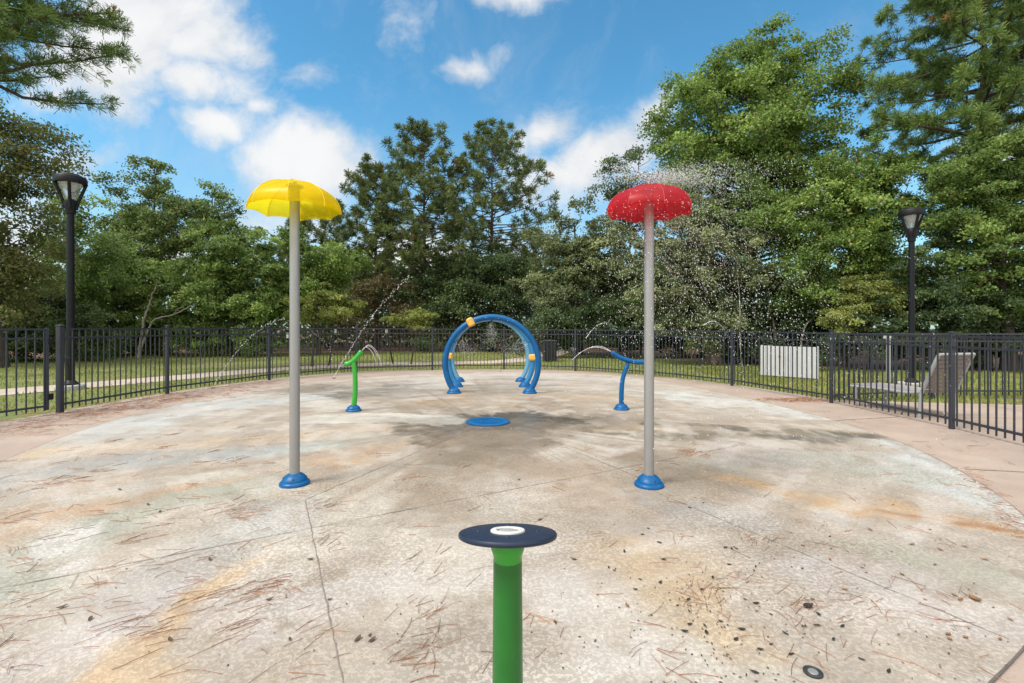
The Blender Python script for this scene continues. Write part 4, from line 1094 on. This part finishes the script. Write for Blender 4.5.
broadleaf('dark thicket low at the far left behind the gate', 20, 20, [(10, 310, 60, 36), (60, 325, 50, 28), (-50, 300, 50, 45), (40, 342, 60, 16)], 24000, 0.15, 'leaf_dark', 108, name='vine_thicket', cat='thicket', group='thickets at the wood edge', clumps=120, clump_r=0.7, trunk_r=0.06, depth=0.5)
# --- centre pines
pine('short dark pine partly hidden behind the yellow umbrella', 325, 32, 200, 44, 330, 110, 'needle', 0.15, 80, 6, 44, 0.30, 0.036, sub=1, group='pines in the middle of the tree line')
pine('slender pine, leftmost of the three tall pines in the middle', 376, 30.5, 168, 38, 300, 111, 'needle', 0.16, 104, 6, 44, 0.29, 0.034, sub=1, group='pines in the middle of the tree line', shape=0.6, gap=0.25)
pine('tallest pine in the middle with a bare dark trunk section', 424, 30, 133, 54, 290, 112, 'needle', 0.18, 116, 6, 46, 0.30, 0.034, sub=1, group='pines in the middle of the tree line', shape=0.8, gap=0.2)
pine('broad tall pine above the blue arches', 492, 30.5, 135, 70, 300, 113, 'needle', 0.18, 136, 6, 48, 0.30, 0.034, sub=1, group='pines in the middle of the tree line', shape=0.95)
broadleaf('russet brown undergrowth at the foot of the middle pines', 385, 29, [(350, 305, 32, 30), (395, 300, 35, 30), (425, 315, 40, 25)], 9000, 0.2, 'leaf_brown', 114, name='undergrowth', cat='undergrowth', group='thickets at the wood edge', clumps=80, clump_r=0.9, trunk_r=0.05, depth=0.5)
broadleaf('leafy dark evergreen thicket under the broad middle pine', 470, 28.5, [(440, 285, 36, 40), (500, 275, 50, 50), (470, 310, 60, 34)], 26000, 0.19, 'leaf_dark', 115, name='evergreen_thicket', cat='thicket', group='thickets at the wood edge', clumps=160, clump_r=0.85, trunk_r=0.08, depth=0.5)
# young staked trees in the straw beds
broadleaf('young spreading lime green tree right of the yellow pole', 312, 17.6, [(325, 308, 34, 12), (345, 300, 24, 10), (318, 294, 20, 12)], 6500, 0.12, 'leaf_lime', 116, name='young_tree', group='young staked trees in straw beds', clumps=55, clump_r=0.4, trunk_r=0.045, flatten=0.3, trunk_mat='bark_dark')
broadleaf('small young yellowish tree left of the blue arches', 411, 18.8, [(410, 320, 24, 8), (425, 312, 16, 7), (398, 318, 12, 7)], 3200, 0.12, 'leaf_lime', 117, name='young_tree', group='young staked trees in straw beds', clumps=36, clump_r=0.34, trunk_r=0.035, flatten=0.3, trunk_mat='bark_dark')
broadleaf('mid green bushy tree between the yellow umbrella and middle pines', 318, 25, [(318, 275, 34, 34), (335, 262, 24, 22), (300, 300, 30, 30)], 15000, 0.17, 'leaf_bright', 118, clumps=90, clump_r=0.75, trunk_r=0.1)
# --- right of the middle
broadleaf('rounded grey green tree between the middle pines and red umbrella', 580, 25, [(575, 240, 40, 34), (605, 262, 45, 44), (560, 285, 42, 42), (620, 305, 42, 32)], 32000, 0.18, 'leaf_grey', 120, clumps=210, clump_r=0.65, hollow=3.0, trunk_r=0.18)
broadleaf('thin dark tree top showing behind the red umbrella', 620, 28, [(612, 172, 14, 18), (622, 192, 24, 26), (640, 165, 22, 28), (630, 225, 36, 34)], 6500, 0.19, 'leaf_dark', 121, clumps=60, clump_r=0.85, trunk_r=0.12)
broadleaf('very tall bright green sweetgum towering right of the red umbrella', 745, 20, [(772, 56, 48, 28), (715, 86, 52, 42), (798, 92, 46, 40), (740, 140, 84, 48), (700, 175, 52, 36), (790, 170, 58, 40), (755, 215, 80, 40)], 62000, 0.165, 'leaf_bright', 122, clumps=300, clump_r=0.85, trunk_r=0.24, hollow=2.0, depth=0.75)
broadleaf('vine hung grey green tree directly right of the red pole', 700, 18.6, [(690, 235, 45, 40), (665, 285, 40, 45), (725, 265, 48, 45), (690, 315, 45, 28)], 34000, 0.15, 'leaf_grey', 123, clumps=210, clump_r=0.52, hollow=3.0, trunk_r=0.14, trunk_mat='bark_warm', base_px=712)
broadleaf('spreading light green tree between sweetgum and right lamp', 850, 17.5, [(860, 180, 44, 34), (835, 215, 56, 36), (885, 215, 38, 44), (830, 265, 60, 40), (875, 280, 45, 40)], 44000, 0.135, 'leaf_bright', 124, clumps=220, clump_r=0.65, trunk_r=0.13, base_px=842, depth=0.6)
broadleaf('dark leafy thicket behind the white enclosure', 780, 18.8, [(760, 300, 45, 40), (800, 318, 50, 34), (740, 330, 40, 26), (830, 338, 50, 22), (770, 345, 60, 18)], 32000, 0.14, 'leaf_dark', 125, name='vine_thicket', cat='thicket', group='thickets at the wood edge', clumps=150, clump_r=0.55, trunk_r=0.05, depth=0.5)
broadleaf('low thicket behind the fence below the red umbrella', 640, 22.5, [(600, 322, 40, 26), (650, 318, 42, 30), (690, 330, 36, 22), (555, 325, 35, 24)], 24000, 0.15, 'leaf_dark', 126, name='vine_thicket', cat='thicket', group='thickets at the wood edge', clumps=140, clump_r=0.6, trunk_r=0.05, depth=0.5)
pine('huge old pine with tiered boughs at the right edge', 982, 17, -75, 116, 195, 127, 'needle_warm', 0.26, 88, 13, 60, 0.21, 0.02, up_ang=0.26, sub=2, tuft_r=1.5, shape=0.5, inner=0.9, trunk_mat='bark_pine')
broadleaf('tiered green tree filling the right edge below the big pine', 1000, 15.5, [(990, 165, 60, 34), (1030, 205, 66, 40), (975, 225, 52, 32), (1000, 270, 66, 38), (960, 180, 36, 24)], 52000, 0.12, 'leaf_vine', 128, clumps=240, clump_r=0.65, trunk_r=0.2, flatten=0.28, depth=0.7, base_px=1010)
broadleaf('dark low boughs and brush behind the right lamp', 945, 15.8, [(930, 280, 42, 36), (960, 315, 60, 30), (1030, 318, 60, 30), (900, 320, 40, 26), (1010, 345, 70, 22), (930, 348, 60, 18), (870, 345, 50, 18)], 46000, 0.12, 'leaf_dark', 129, name='vine_thicket', cat='thicket', group='thickets at the wood edge', clumps=170, clump_r=0.55, trunk_r=0.05, depth=0.5, flatten=0.35)
broadleaf('feathery yellow green bush leaning behind the fence left of right lamp', 870, 16.2, [(865, 290, 36, 22), (885, 305, 30, 18), (845, 315, 32, 18)], 9000, 0.10, 'leaf_lime', 130, name='feathery_bush', cat='bush', group='thickets at the wood edge', clumps=70, clump_r=0.45, trunk_r=0.03, flatten=0.3, depth=0.5)

# bare pale saplings and dead boughs
def bare(name, label, d, lines, mat='bark_pale', r=0.05):
    x0, y0, z0 = at(*lines[0][0], d)
    t = thing(name, label, 'dead branch' if 'dead' in name else 'tree', (x0, d, -0.02))
    mb = MB(); main = None
    for i, ln in enumerate(lines):
        pts = []
        for j, q in enumerate(ln):
            w = at(q[0], q[1], d)
            yo = 0.12 * j if i == 0 else (0.12 * lines[0].index(ln[0]) if ln[0] in lines[0] else 0.12) - 0.15 * j
            pts.append((w[0] - x0, yo, w[2] if not (i == 0 and j == 0) else 0.0))
        p = spline(pts, 8); q_ = []
        for k, v in enumerate(p):
            wob = r * 0.5 * min(1, k / 6)
            q_.append(v + Vector((random.uniform(-wob, wob), random.uniform(-wob, wob), 0)))
        rr_ = r if i == 0 else r * 0.5
        mb.tube(q_, [rr_ * (1 - 0.78 * k / len(q_)) for k in range(len(q_))], 7)
    mb.build('trunk' if 'dead' not in name else 'branches', M[mat], t, angle=80)
bare('bare_sapling', 'thin pale leaning trunk slanting up towards the right lamp', 17.3, [[(800, 362), (806, 330), (822, 312), (862, 275), (905, 215), (925, 168)], [(822, 312), (835, 285), (842, 240), (836, 205)], [(862, 275), (880, 262), (900, 258)]], r=0.042)
bare('bare_sapling', 'brownish slim trunk right of the red umbrella among leaves', 18.2, [[(714, 362), (712, 335), (708, 300), (706, 262), (704, 235)], [(708, 300), (722, 270), (730, 245)]], 'bark_warm', 0.085)
bare('bare_sapling', 'crooked pale trunk above the white enclosure', 18.0, [[(777, 360), (776, 330), (772, 300), (776, 270), (781, 245)], [(776, 330), (786, 345), (790, 350)]], 'bark_warm', 0.05)
bare('bare_sapling', 'hair thin straight stem left of the white enclosure', 17.2, [[(742, 360), (741, 330), (743, 300), (741, 262)]], 'bark_pale', 0.03)
bare('dead_branch', 'pale dead snag slanting up from the left thicket', 22.0, [[(138, 352), (141, 325), (146, 300), (151, 283)]], r=0.07)
bare('dead_branch', 'long pale fallen bough lying in the left thicket', 22.0, [[(138, 332), (150, 322), (170, 314), (192, 302)], [(170, 314), (177, 308), (184, 307)]], r=0.05)

# stakes of the young trees
def stake(px0, py0, px1, py1, d, label):
    a = at(px0, py0, d); b = at(px1, py1, d)
    t = thing('tree_stake', label, 'stake', (b[0], d, -0.02), 0, 'stakes of the young trees')
    mb = MB(); mb.tube([(0, 0, 0), (a[0] - b[0], 0.05, a[2])], 0.032, 8); mb.build('stake_pole', M['stake'], t)
    mb = MB(); q = Vector((a[0] - b[0], 0.05, a[2])) * 0.97; mb.lathe([(0.045, -0.1), (0.05, 0), (0.045, 0.1)], 10, q); mb.build('tie', M['tie'], t)
stake(335, 330, 328.5, 367, 17.9, 'dark stake with white tie leaning right of the first young tree')
stake(386, 330, 393, 364, 18.9, 'dark stake with white tie leaning left of the second young tree')
stake(287, 334, 291, 368, 17.9, 'dark stake with white tie behind the fence left of the yellow pole')

# far wood: reads as one mass behind the separate trees
rng = np.random.default_rng(77)
n = 60000
ths = rng.uniform(-1.05, 1.05, n)
dd = rng.uniform(36, 48, n)
Xf = np.tan(ths) * 36 * 1.05; Yf = np.sqrt(np.maximum(0, 1)) * dd - np.abs(Xf) * 0.28
topz = 3.8 + 5.0 * fbm(Xf, Yf * 0.3, 0.22, 8, 4)
u_ = rng.random(n); Zf = topz * u_ ** 0.8 + rng.normal(0, 0.25, n)
P = np.stack([Xf + rng.normal(0, .5, n), Yf, np.maximum(0.1, Zf)], 1)
V, F = leaf_quads(P, 0.42, rng, None, up=0.5)
tint = np.clip(0.2 + 0.7 * vnoise(Xf * 0.8, Zf + Yf * .2, 0.8, 5) + rng.normal(0, .1, n), 0, .95)
o = np_obj('far_wood', V, F, M['leaf_dark'], None, tint)
tag(o, 'dark mass of woodland foliage behind the separate trees', 'woodland', kind='stuff')

# grass blades on the lawn
n = 90000
rng = np.random.default_rng(5)
gx = np.concatenate([rng.uniform(-26, 26, n), rng.uniform(6, 22, n // 3)]); gy = np.concatenate([rng.uniform(8.0, 30, n), rng.uniform(8.8, 17, n // 3)])
def inside(px_, py_, poly):
    r = np.zeros(len(px_), bool); j = len(poly) - 1
    for i in range(len(poly)):
        xi, yi = poly[i]; xj, yj = poly[j]
        c = ((yi > py_) != (yj > py_)) & (px_ < (xj - xi) * (py_ - yi) / (yj - yi + 1e-12) + xi); r ^= c; j = i
    return r
deck_poly = [(p.x, p.y) for p in deck] + [(9.5, 8.75), (40, 8.2), (40, -14), (-14, -14), (-14, 2.2)]
path_poly = [(p.x, p.y) for p in L_] + [(p.x, p.y) for p in R_[::-1]]
wood_poly = [(p.x, p.y) for p in wl] + [(300, 60), (300, 400), (-300, 400), (-300, 60)]
keep = ~inside(gx, gy, deck_poly) & ~inside(gx, gy, path_poly) & ~inside(gx, gy, wood_poly) & (np.abs(gx) < gy * 1.25) & (vnoise(gx, gy, 0.6, 3) > 0.22)
keep &= (((gx + 6.6) / 2.0) ** 2 + ((gy - 17.6) / 0.9) ** 2 > 1) & (((gx + 3.6) / 1.8) ** 2 + ((gy - 18.6) / 0.8) ** 2 > 1)
gx, gy = gx[keep], gy[keep]; n = len(gx)
B0 = np.stack([gx, gy, np.full(n, -0.024)], 1); hgt = rng.uniform(0.03, 0.075, n)
a = rng.uniform(0, 2 * PI, n); sv = np.stack([np.cos(a), np.sin(a), np.zeros(n)], 1) * 0.012
T0 = B0 + np.stack([rng.normal(0, .02, n), rng.normal(0, .02, n), hgt], 1)
V = np.stack([B0 - sv, B0 + sv, T0 + sv * .3, T0 - sv * .3], 1).reshape(-1, 3)
tint = np.clip(0.15 + 0.75 * vnoise(gx, gy, 0.5, 12) + rng.normal(0, .12, n), 0, 1)
o = np_obj('grass', V, np.arange(4 * n).reshape(n, 4), M['grass'], None, tint)
tag(o, 'short patchy lawn grass beyond the fence', 'grass', kind='stuff')

# ------------------------------------------------------------------ litter on the pad and deck
def needle_field():
    rd = random.Random(31); rng = np.random.default_rng(31)
    cl = []
    def cluster(x, y, n, spread, ang_, jit, L=0.16):
        for _ in range(n):
            cl.append((x + rd.gauss(0, spread), y + rd.gauss(0, spread), ang_ + rd.gauss(0, jit), L * rd.uniform(0.35, 1.15)))
    # drifts on the left
    for _ in range(300):
        px, py = rd.uniform(-40, 480), 360 + 320 * rd.random() ** 1.25 * 1.0
        if py < 384: continue
        x, y = G(px, py)
        if px > 300 and rd.random() < 0.8: continue
        cluster(x, y, rd.choice((1, 1, 2, 2, 3, 5)), 0.05, rd.gauss(0.55, 0.5), 0.35)
    for (px, py, n) in ((240, 515, 30), (225, 505, 18), (250, 590, 26), (235, 600, 16), (325, 508, 26), (330, 548, 14), (405, 480, 16), (410, 572, 12), (415, 612, 26), (405, 655, 26), (420, 670, 18), (230, 461, 24), (100, 470, 20), (60, 482, 30), (130, 520, 18), (160, 448, 16),
                        (700, 600, 26), (695, 590, 14), (860, 605, 16), (800, 610, 26), (745, 540, 14), (680, 452, 40), (700, 455, 30), (770, 545, 10), (890, 585, 8), (960, 600, 12), (660, 665, 10), (810, 640, 26), (560, 448, 8), (640, 470, 10)):
        x, y = G(px, py); cluster(x, y, int(n * 0.6), 0.07, rd.uniform(0.2, 1.3), 0.4, 0.14)
    for _ in range(95):
        px, py = rd.uniform(480, 1020), rd.uniform(400, 683); x, y = G(px, py)
        cluster(x, y, rd.choice((1, 1, 1, 2, 3)), 0.04, rd.uniform(-1.2, 1.2), 0.5)
    # drifts on the deck along both fences
    for _ in range(300):
        f = rd.random() * 4.0 + 6.2; x = -6.9 + rd.gauss(0, 0.4); cluster(x, f, rd.choice((2, 3, 5)), 0.12, rd.uniform(0, PI), 0.9)
    for _ in range(90):
        f = rd.random() * 3.0 + 9.5; x = -6.5 + rd.gauss(0, 0.4); cluster(x, f, 3, 0.12, rd.uniform(0, PI), 0.9)
    for _ in range(260):                                # straw heap by the right fence
        x, y = G(797, 400); cluster(x + rd.gauss(0, 0.32), y + rd.gauss(0, 0.12), 2, 0.05, rd.uniform(0, PI), 0.9, 0.13)
    for _ in range(110):                                # gathered in the joint at the right rim
        k = rd.random(); x, y = G(960 + 60 * k, 468 + 75 * k ** 1.1); cluster(x + 0.03 + rd.gauss(0, .035), y + rd.gauss(0, .05), 1, 0.02, -0.9 + rd.gauss(0, .5), 0.4, 0.1)
    for _ in range(60):
        x, y = rd.uniform(4.6, 6.0), rd.uniform(3, 8.5); cluster(x, y, 1, 0.04, rd.uniform(0, PI), 0.5)
    A = np.array(cl); n = len(A)
    seg = 4
    V, F, T = [], [], []
    r = rng.uniform(0.00042, 0.0009, n) * (1 + 0.16 * A[:, 1])
    curve = rng.normal(0, 0.34, n) * (rng.random(n) < 0.7); col = np.clip(rng.normal(0.5, 0.25, n), 0, 1)
    rot = A[:, 2].copy(); P = np.stack([A[:, 0], A[:, 1]], 1)
    zz = 0.002 + rng.random(n) * 0.004
    rows = []
    for s in range(seg + 1):
        d = np.stack([np.cos(rot), np.sin(rot)], 1); nn = np.stack([-d[:, 1], d[:, 0]], 1)
        w = (r * (1 - 0.5 * s / seg))[:, None]
        z = zz + (0.004 * np.sin(s / seg * PI)) * rng.random(n)
        rows.append(np.stack([np.concatenate([P + nn * w, z[:, None] - 0.001], 1), np.concatenate([P, (z + r * 1.5)[:, None]], 1), np.concatenate([P - nn * w, z[:, None] - 0.001], 1)], 1))
        P = P + d * (A[:, 3] / seg)[:, None]; rot = rot + curve / seg
    R = np.stack(rows, 1)                               # n, seg+1, 3, 3
    V = R.reshape(-1, 3); b = np.arange(n)[:, None] * (3 * (seg + 1))
    for s in range(seg):
        for k in range(2):
            o = s * 3 + k
            F.append(np.stack([b[:, 0] + o, b[:, 0] + o + 1, b[:, 0] + o + 4, b[:, 0] + o + 3], 1)); T.append(col)
    o = np_obj('pine_needles', V, np.concatenate(F), M['needle_litter'], None, np.concatenate(T))
    tag(o, 'reddish brown fallen pine needles scattered over the pad and deck', 'pine needles', kind='stuff')
needle_field()

def leaf_mesh(name, L, W, curl, seed, mat):
    rd = random.Random(seed); mb = MB(); n = 7; vs = []
    for i in range(n):
        f = i / (n - 1); w = W * math.sin(PI * min(0.97, max(0.04, f ** 0.85))) * rd.uniform(0.85, 1.15)
        z = curl * (f - 0.5) ** 2 * 4 * L * 0.16 + 0.001
        vs += [(L * (f - .5), -w, z + curl * w * 0.4 + 0.0006), (L * (f - .5), 0, z), (L * (f - .5), w, z + curl * w * 0.4 + 0.0006)]
    fs = []
    for i in range(n - 1):
        for k in range(2): a = i * 3 + k; fs.append((a, a + 1, a + 4, a + 3))
    vs2 = [(x, y, z + 0.0009) for x, y, z in vs]; m = len(vs)
    fs2 = [tuple(m + i for i in f) for f in fs]
    rim = [i * 3 for i in range(n)] + [n * 3 - 2] + [i * 3 + 2 for i in range(n - 1, -1, -1)] + [1]
    side = [(rim[i], rim[(i + 1) % len(rim)], m + rim[(i + 1) % len(rim)], m + rim[i]) for i in range(len(rim))]
    mb.add(vs + vs2, [f[::-1] for f in fs] + fs2 + side)
    me = bpy.data.meshes.new(name); me.from_pydata(mb.v, [], mb.f); me.update(); me.materials.append(mat); me.shade_smooth()
    return me
rd = random.Random(91)
KIN = {'dark': [leaf_mesh('dead_leaf', 0.031, 0.0065, 0.5, s, M['dead_dark']) for s in (1, 2, 3)],
       'tan': [leaf_mesh('dead_leaf', 0.034, 0.008, 0.6, s, M['dead_tan']) for s in (4, 5)],
       'brown': [leaf_mesh('dead_leaf', 0.036, 0.008, 0.7, s, M['dead_brown']) for s in (6, 7)]}
LAB = {'dark': 'small blackened leaf lying on the worn pad', 'tan': 'small tan curled leaf lying on the pale pad', 'brown': 'small brown curled leaf lying on the pad'}
def drop(kind, x, y, s=1.0, label=None, group=True):
    o = bpy.data.objects.new('dead_leaf', rd.choice(KIN[kind])); link(o)
    o.location = (x, y, 0.003); o.rotation_euler = (rd.uniform(-.15, .15), rd.uniform(-.15, .15), rd.uniform(0, 6.28)); o.scale = (s, s, s)
    tag(o, label or LAB[kind], 'leaf', ('scattered %s leaves' % kind) if group else None)
for (px, py) in ((697, 498), (702, 503), (649, 529), (641, 535), (607, 568), (614, 571), (639, 580), (634, 590), (660, 583), (658, 543), (724, 548), (732, 549), (736, 549), (730, 565), (755, 567), (753, 571), (712, 578), (690, 600), (685, 632), (688, 625), (706, 633), (705, 626), (690, 612), (720, 622), (740, 630), (786, 634), (843, 627), (888, 672), (756, 673), (735, 640), (760, 650), (772, 645), (818, 626), (803, 627), (700, 590), (676, 606), (820, 615), (834, 640), (790, 655), (812, 600), (803, 569), (828, 537), (664, 560), (625, 552), (860, 660), (557, 623), (553, 455), (520, 480), (576, 560), (690, 508), (745, 600), (770, 615), (757, 604)):
    x, y = G(px + rd.uniform(-2, 2), py); drop('dark', x, y, rd.uniform(0.6, 1.25))
for (px, py) in ((862, 568), (866, 573), (831, 549), (930, 530), (965, 547), (940, 550), (870, 530), (902, 575), (950, 640), (965, 638), (1000, 640), (960, 600), (985, 560), (925, 600), (893, 505), (935, 565), (830, 560), (627, 606), (955, 596), (845, 590), (912, 545), (978, 600), (1010, 620), (948, 680 - 45), (803, 546)):
    x, y = G(px, py); drop('tan', x, y, rd.uniform(0.6, 1.2))
for (px, py) in ((62, 608), (370, 636), (358, 640), (372, 641), (120, 490), (148, 505), (160, 512), (40, 560), (90, 620), (290, 640), (500, 560), (540, 520), (330, 600), (440, 455), (210, 560), (170, 640), (270, 600), (310, 560)):
    x, y = G(px, py); drop('brown', x, y, rd.uniform(0.6, 1.3))
x, y = G(808, 607); drop('dark', x, y, 2.4, 'large blackened curled leaf among twigs at lower right', False)
x, y = G(975, 600); drop('tan', x, y, 2.2, 'large tan curled leaf near the right rim of the pad', False)
# crumbs too many to count
rng = np.random.default_rng(17); n = 480
px = np.concatenate([rng.uniform(560, 1010, 220), rng.normal(720, 50, 160), rng.uniform(0, 560, 100)]); py = np.concatenate([rng.uniform(440, 683, 220), rng.normal(600, 45, 160), rng.uniform(430, 683, 100)])
py = np.clip(py, 400, 683)
g = np.array([G(a, b) for a, b in zip(px, py)]); P = np.concatenate([g, np.full((n, 1), 0.005)], 1)
V, F = leaf_quads(P, 0.012, rng, None, up=6.0, width=0.55, rnd=0.5); V[:, 2] = np.maximum(V[:, 2], 0.003)
o = np_obj('leaf_crumbs', V, F, M['leaf_bits'], None, rng.random(n)); tag(o, 'dark crumbs of leaves and seeds strewn over the pad', 'leaf litter', kind='stuff')

# ------------------------------------------------------------------ water
OCT = np.array([(1, 0, 0), (-1, 0, 0), (0, 1, 0), (0, -1, 0), (0, 0, 1), (0, 0, -1)], float)
OF = np.array([(0, 2, 4), (2, 1, 4), (1, 3, 4), (3, 0, 4), (2, 0, 5), (1, 2, 5), (3, 1, 5), (0, 3, 5)])
def drops_arrays(P, r, stretch=None):
    n = len(P); V = OCT[None] * np.asarray(r).reshape(-1, 1, 1)
    if stretch is not None: V = V + stretch[:, None, :] * OCT[None, :, 2:3] * 1.0
    V = V + P[:, None, :]
    F = OF[None] + (np.arange(n) * 6)[:, None, None]
    return V.reshape(-1, 3), F.reshape(-1, 3)

def jet(name, label, pts, d0, d1, rad_=0.006, gap=0.35, seed=0, spread=0.012, n=180, sc=1.0):
    rng = np.random.default_rng(seed)
    W3 = [at(p[0], p[1], d0 + (d1 - d0) * i / (len(pts) - 1)) for i, p in enumerate(pts)]
    path = spline(W3, 14); L = len(path)
    A = np.array([tuple(p) for p in path]); f = np.linspace(0, 1, n)
    idx = f * (L - 1); i0 = np.minimum(idx.astype(int), L - 2); P = A[i0] + (A[i0 + 1] - A[i0]) * (idx - i0)[:, None]
    P = P + rng.normal(0, 1, (n, 3)) * (spread * (0.15 + f))[:, None]; P[:, 2] = np.maximum(P[:, 2], 0.01)
    T = nrm(A[i0 + 1] - A[i0]) * (rng.uniform(0.006, 0.02, n) * sc)[:, None]
    r = rad_ * rng.uniform(0.5, 1.25, n)
    V, F = drops_arrays(P, r, T)
    me = np_mesh(name, V, F, None, True); me.materials.append(M['drops'])
    return tag(link(bpy.data.objects.new(name, me)), label, 'water jet')
def stream(name, label, pts_list, d, r):
    mb = MB()
    for pts in pts_list:
        p = spline([at(q[0], q[1], d) for q in pts], 8); mb.tube(p, [r * (1 - 0.35 * i / len(p)) * random.uniform(0.8, 1.2) for i in range(len(p))], 6)
    return tag(mb.build(name, M['stream'], None), label, 'water jet')
jet('water_jet', 'low arc of water drops crossing behind the yellow pole', [(213, 387), (226, 366), (245, 342), (268, 324), (285, 319), (305, 325), (318, 336), (329, 347), (334, 360)], 11.2, 11.6, 0.0085, seed=1, n=150, spread=0.03)
jet('water_jet', 'long straight slanting jet rising right behind the green post', [(334, 377), (345, 358), (360, 334), (378, 309), (398, 287), (410, 276)], 13.3, 12.3, 0.009, seed=2, n=150, spread=0.022)
stream('water_stream', 'thin water strands falling from the green spray post tip', [[(362, 350.5), (368, 346), (374, 350), (379, 359)], [(362, 350.5), (369, 345), (377, 352), (382, 366)], [(362, 350.5), (366, 347), (372, 352), (376, 362)]], 8.1, 0.0035)
stream('water_stream', 'pale water strand arcing left from the blue spray post', [[(611, 351.5), (600, 347.5), (590, 348), (580, 353), (572, 360)], [(611, 351.5), (603, 347), (594, 346.5), (585, 350)]], 8.25, 0.0045)
jet('water_jet', 'small arc of drops above the blue spray post', [(586, 338), (593, 329), (603, 323), (611, 325), (618, 336), (624, 352), (628, 372)], 10.5, 10.9, 0.007, seed=4, n=120, spread=0.02)
jet('water_jet', 'curved jet falling towards the right fence beside the red pole', [(704, 325), (712, 321), (720, 325), (729, 337), (736, 354), (744, 376)], 13.0, 13.4, 0.0115, seed=5, n=170, spread=0.02)

def spray():
    rng = np.random.default_rng(8)
    cx, cy, cz = 1.213, 4.28, 2.655
    # ballistic fan from the crown of the red dome, blown to the right
    n = 13000
    az = rng.uniform(0, 2 * PI, n); v = rng.uniform(0.5, 2.3, n); el = rng.uniform(0.2, 1.1, n)
    vx = v * np.cos(az) * np.cos(el) + 0.45 + rng.exponential(0.75, n); vy = v * np.sin(az) * np.cos(el); vz = v * np.sin(el) * 0.8
    tm = rng.random(n) ** 0.7 * 0.85
    P = np.stack([cx + vx * tm, cy + vy * tm, cz + vz * tm - 4.9 * tm ** 2], 1)
    T = nrm(np.stack([vx, vy, vz - 9.8 * tm], 1)) * rng.uniform(0.002, 0.011, n)[:, None]
    rad_ = np.hypot(P[:, 0] - cx, P[:, 1] - cy); kp = (P[:, 2] > np.where(rng.random(n) < 0.2, 0.3, 1.25)) & ~((rad_ < 0.4) & (P[:, 2] < 2.66) & (P[:, 2] > 2.38)); P = P[kp]; T = T[kp]
    r = rng.uniform(0.0014, 0.0036, len(P))
    # crown burst
    m = 5600; q = np.abs(rng.normal(0, 0.24, m)); a = rng.uniform(0, 2 * PI, m)
    sgn = np.where(rng.random(m) < 0.72, 1, -0.6)
    Q = np.stack([cx + sgn * q * 2.2, cy + np.sin(a) * q, cz + 0.09 + 0.05 * q - 0.30 * q ** 2 + rng.normal(0, 0.035 + 0.05 * q, m)], 1)
    P = np.concatenate([P, Q]); r = np.concatenate([r, rng.uniform(0.0013, 0.0030, m)])
    # rim drips
    m = 620; k = rng.integers(0, 34, m); a = k / 34 * 2 * PI + rng.normal(0, .02, m); dz = rng.random(m) ** 1.6 * 0.55
    Q = np.stack([cx + 0.39 * np.cos(a) + dz * .04, cy + 0.39 * np.sin(a), 2.43 - dz], 1)
    P = np.concatenate([P, Q]); r = np.concatenate([r, rng.uniform(0.0018, 0.004, m)])
    # water running over the dome
    m = 190; a = rng.uniform(0, 2 * PI, m); tt = rng.uniform(0.25, 1.0, m)
    Q = np.stack([cx + 0.384 * np.sin(tt * PI / 2) ** .97 * np.cos(a), cy + 0.384 * np.sin(tt * PI / 2) ** .97 * np.sin(a), 2.409 + 0.248 * np.cos(tt * PI / 2) ** .88 + 0.004], 1)
    P = np.concatenate([P, Q]); r = np.concatenate([r, rng.uniform(0.0012, 0.0024, m)])
    T = np.concatenate([T, np.stack([rng.normal(0, .001, len(P) - len(T)), rng.normal(0, .001, len(P) - len(T)), -rng.uniform(0.002, 0.008, len(P) - len(T))], 1)])
    V, F = drops_arrays(P, r, T)
    me = np_mesh('water_spray', V, F, None, True); me.materials.append(M['drops'])
    tag(link(bpy.data.objects.new('water_spray', me)), 'cloud of bright drops flying off the red umbrella', 'water spray', kind='stuff')
    # mist of the arches
    P = []; r = []
    for (x0, y0) in ((-0.43, 10.3), (-0.50, 11.4), (-0.57, 12.5)):
        for a_ in (150, 90, 30):
            a = rad(a_); o = np.array([x0 + 0.88 * math.cos(a), y0, 0.63 + 0.88 * math.sin(a)]); m = 150
            s = rng.random((m, 1)) ** 0.8 * 0.75; dirn = -np.array([math.cos(a), 0, math.sin(a)]) * 0.8 + np.array([0, 0, -0.25])
            P.append(o + s * (dirn + rng.normal(0, 0.28, (m, 3))) * np.array([0.7, 0.7, 0.7])); r.append(rng.uniform(0.002, 0.006, m))
    m = 420; P.append(np.stack([rng.normal(0.1, 1.1, m), rng.uniform(9.0, 13, m), rng.normal(1.75, 0.35, m)], 1)); r.append(rng.uniform(0.003, 0.008, m))
    m = 300; P.append(np.stack([rng.normal(5.4, 0.7, m), rng.uniform(7.4, 9.4, m), np.abs(rng.normal(1.0, 0.7, m))], 1)); r.append(rng.uniform(0.003, 0.006, m))
    P = np.concatenate(P); r = np.concatenate(r); V, F = drops_arrays(P, r)
    me = np_mesh('water_mist', V, F, None, True); me.materials.append(M['drops'])
    tag(link(bpy.data.objects.new('water_mist', me)), 'fine drops hanging around the blue arches and far pad', 'water mist', kind='stuff')
spray()
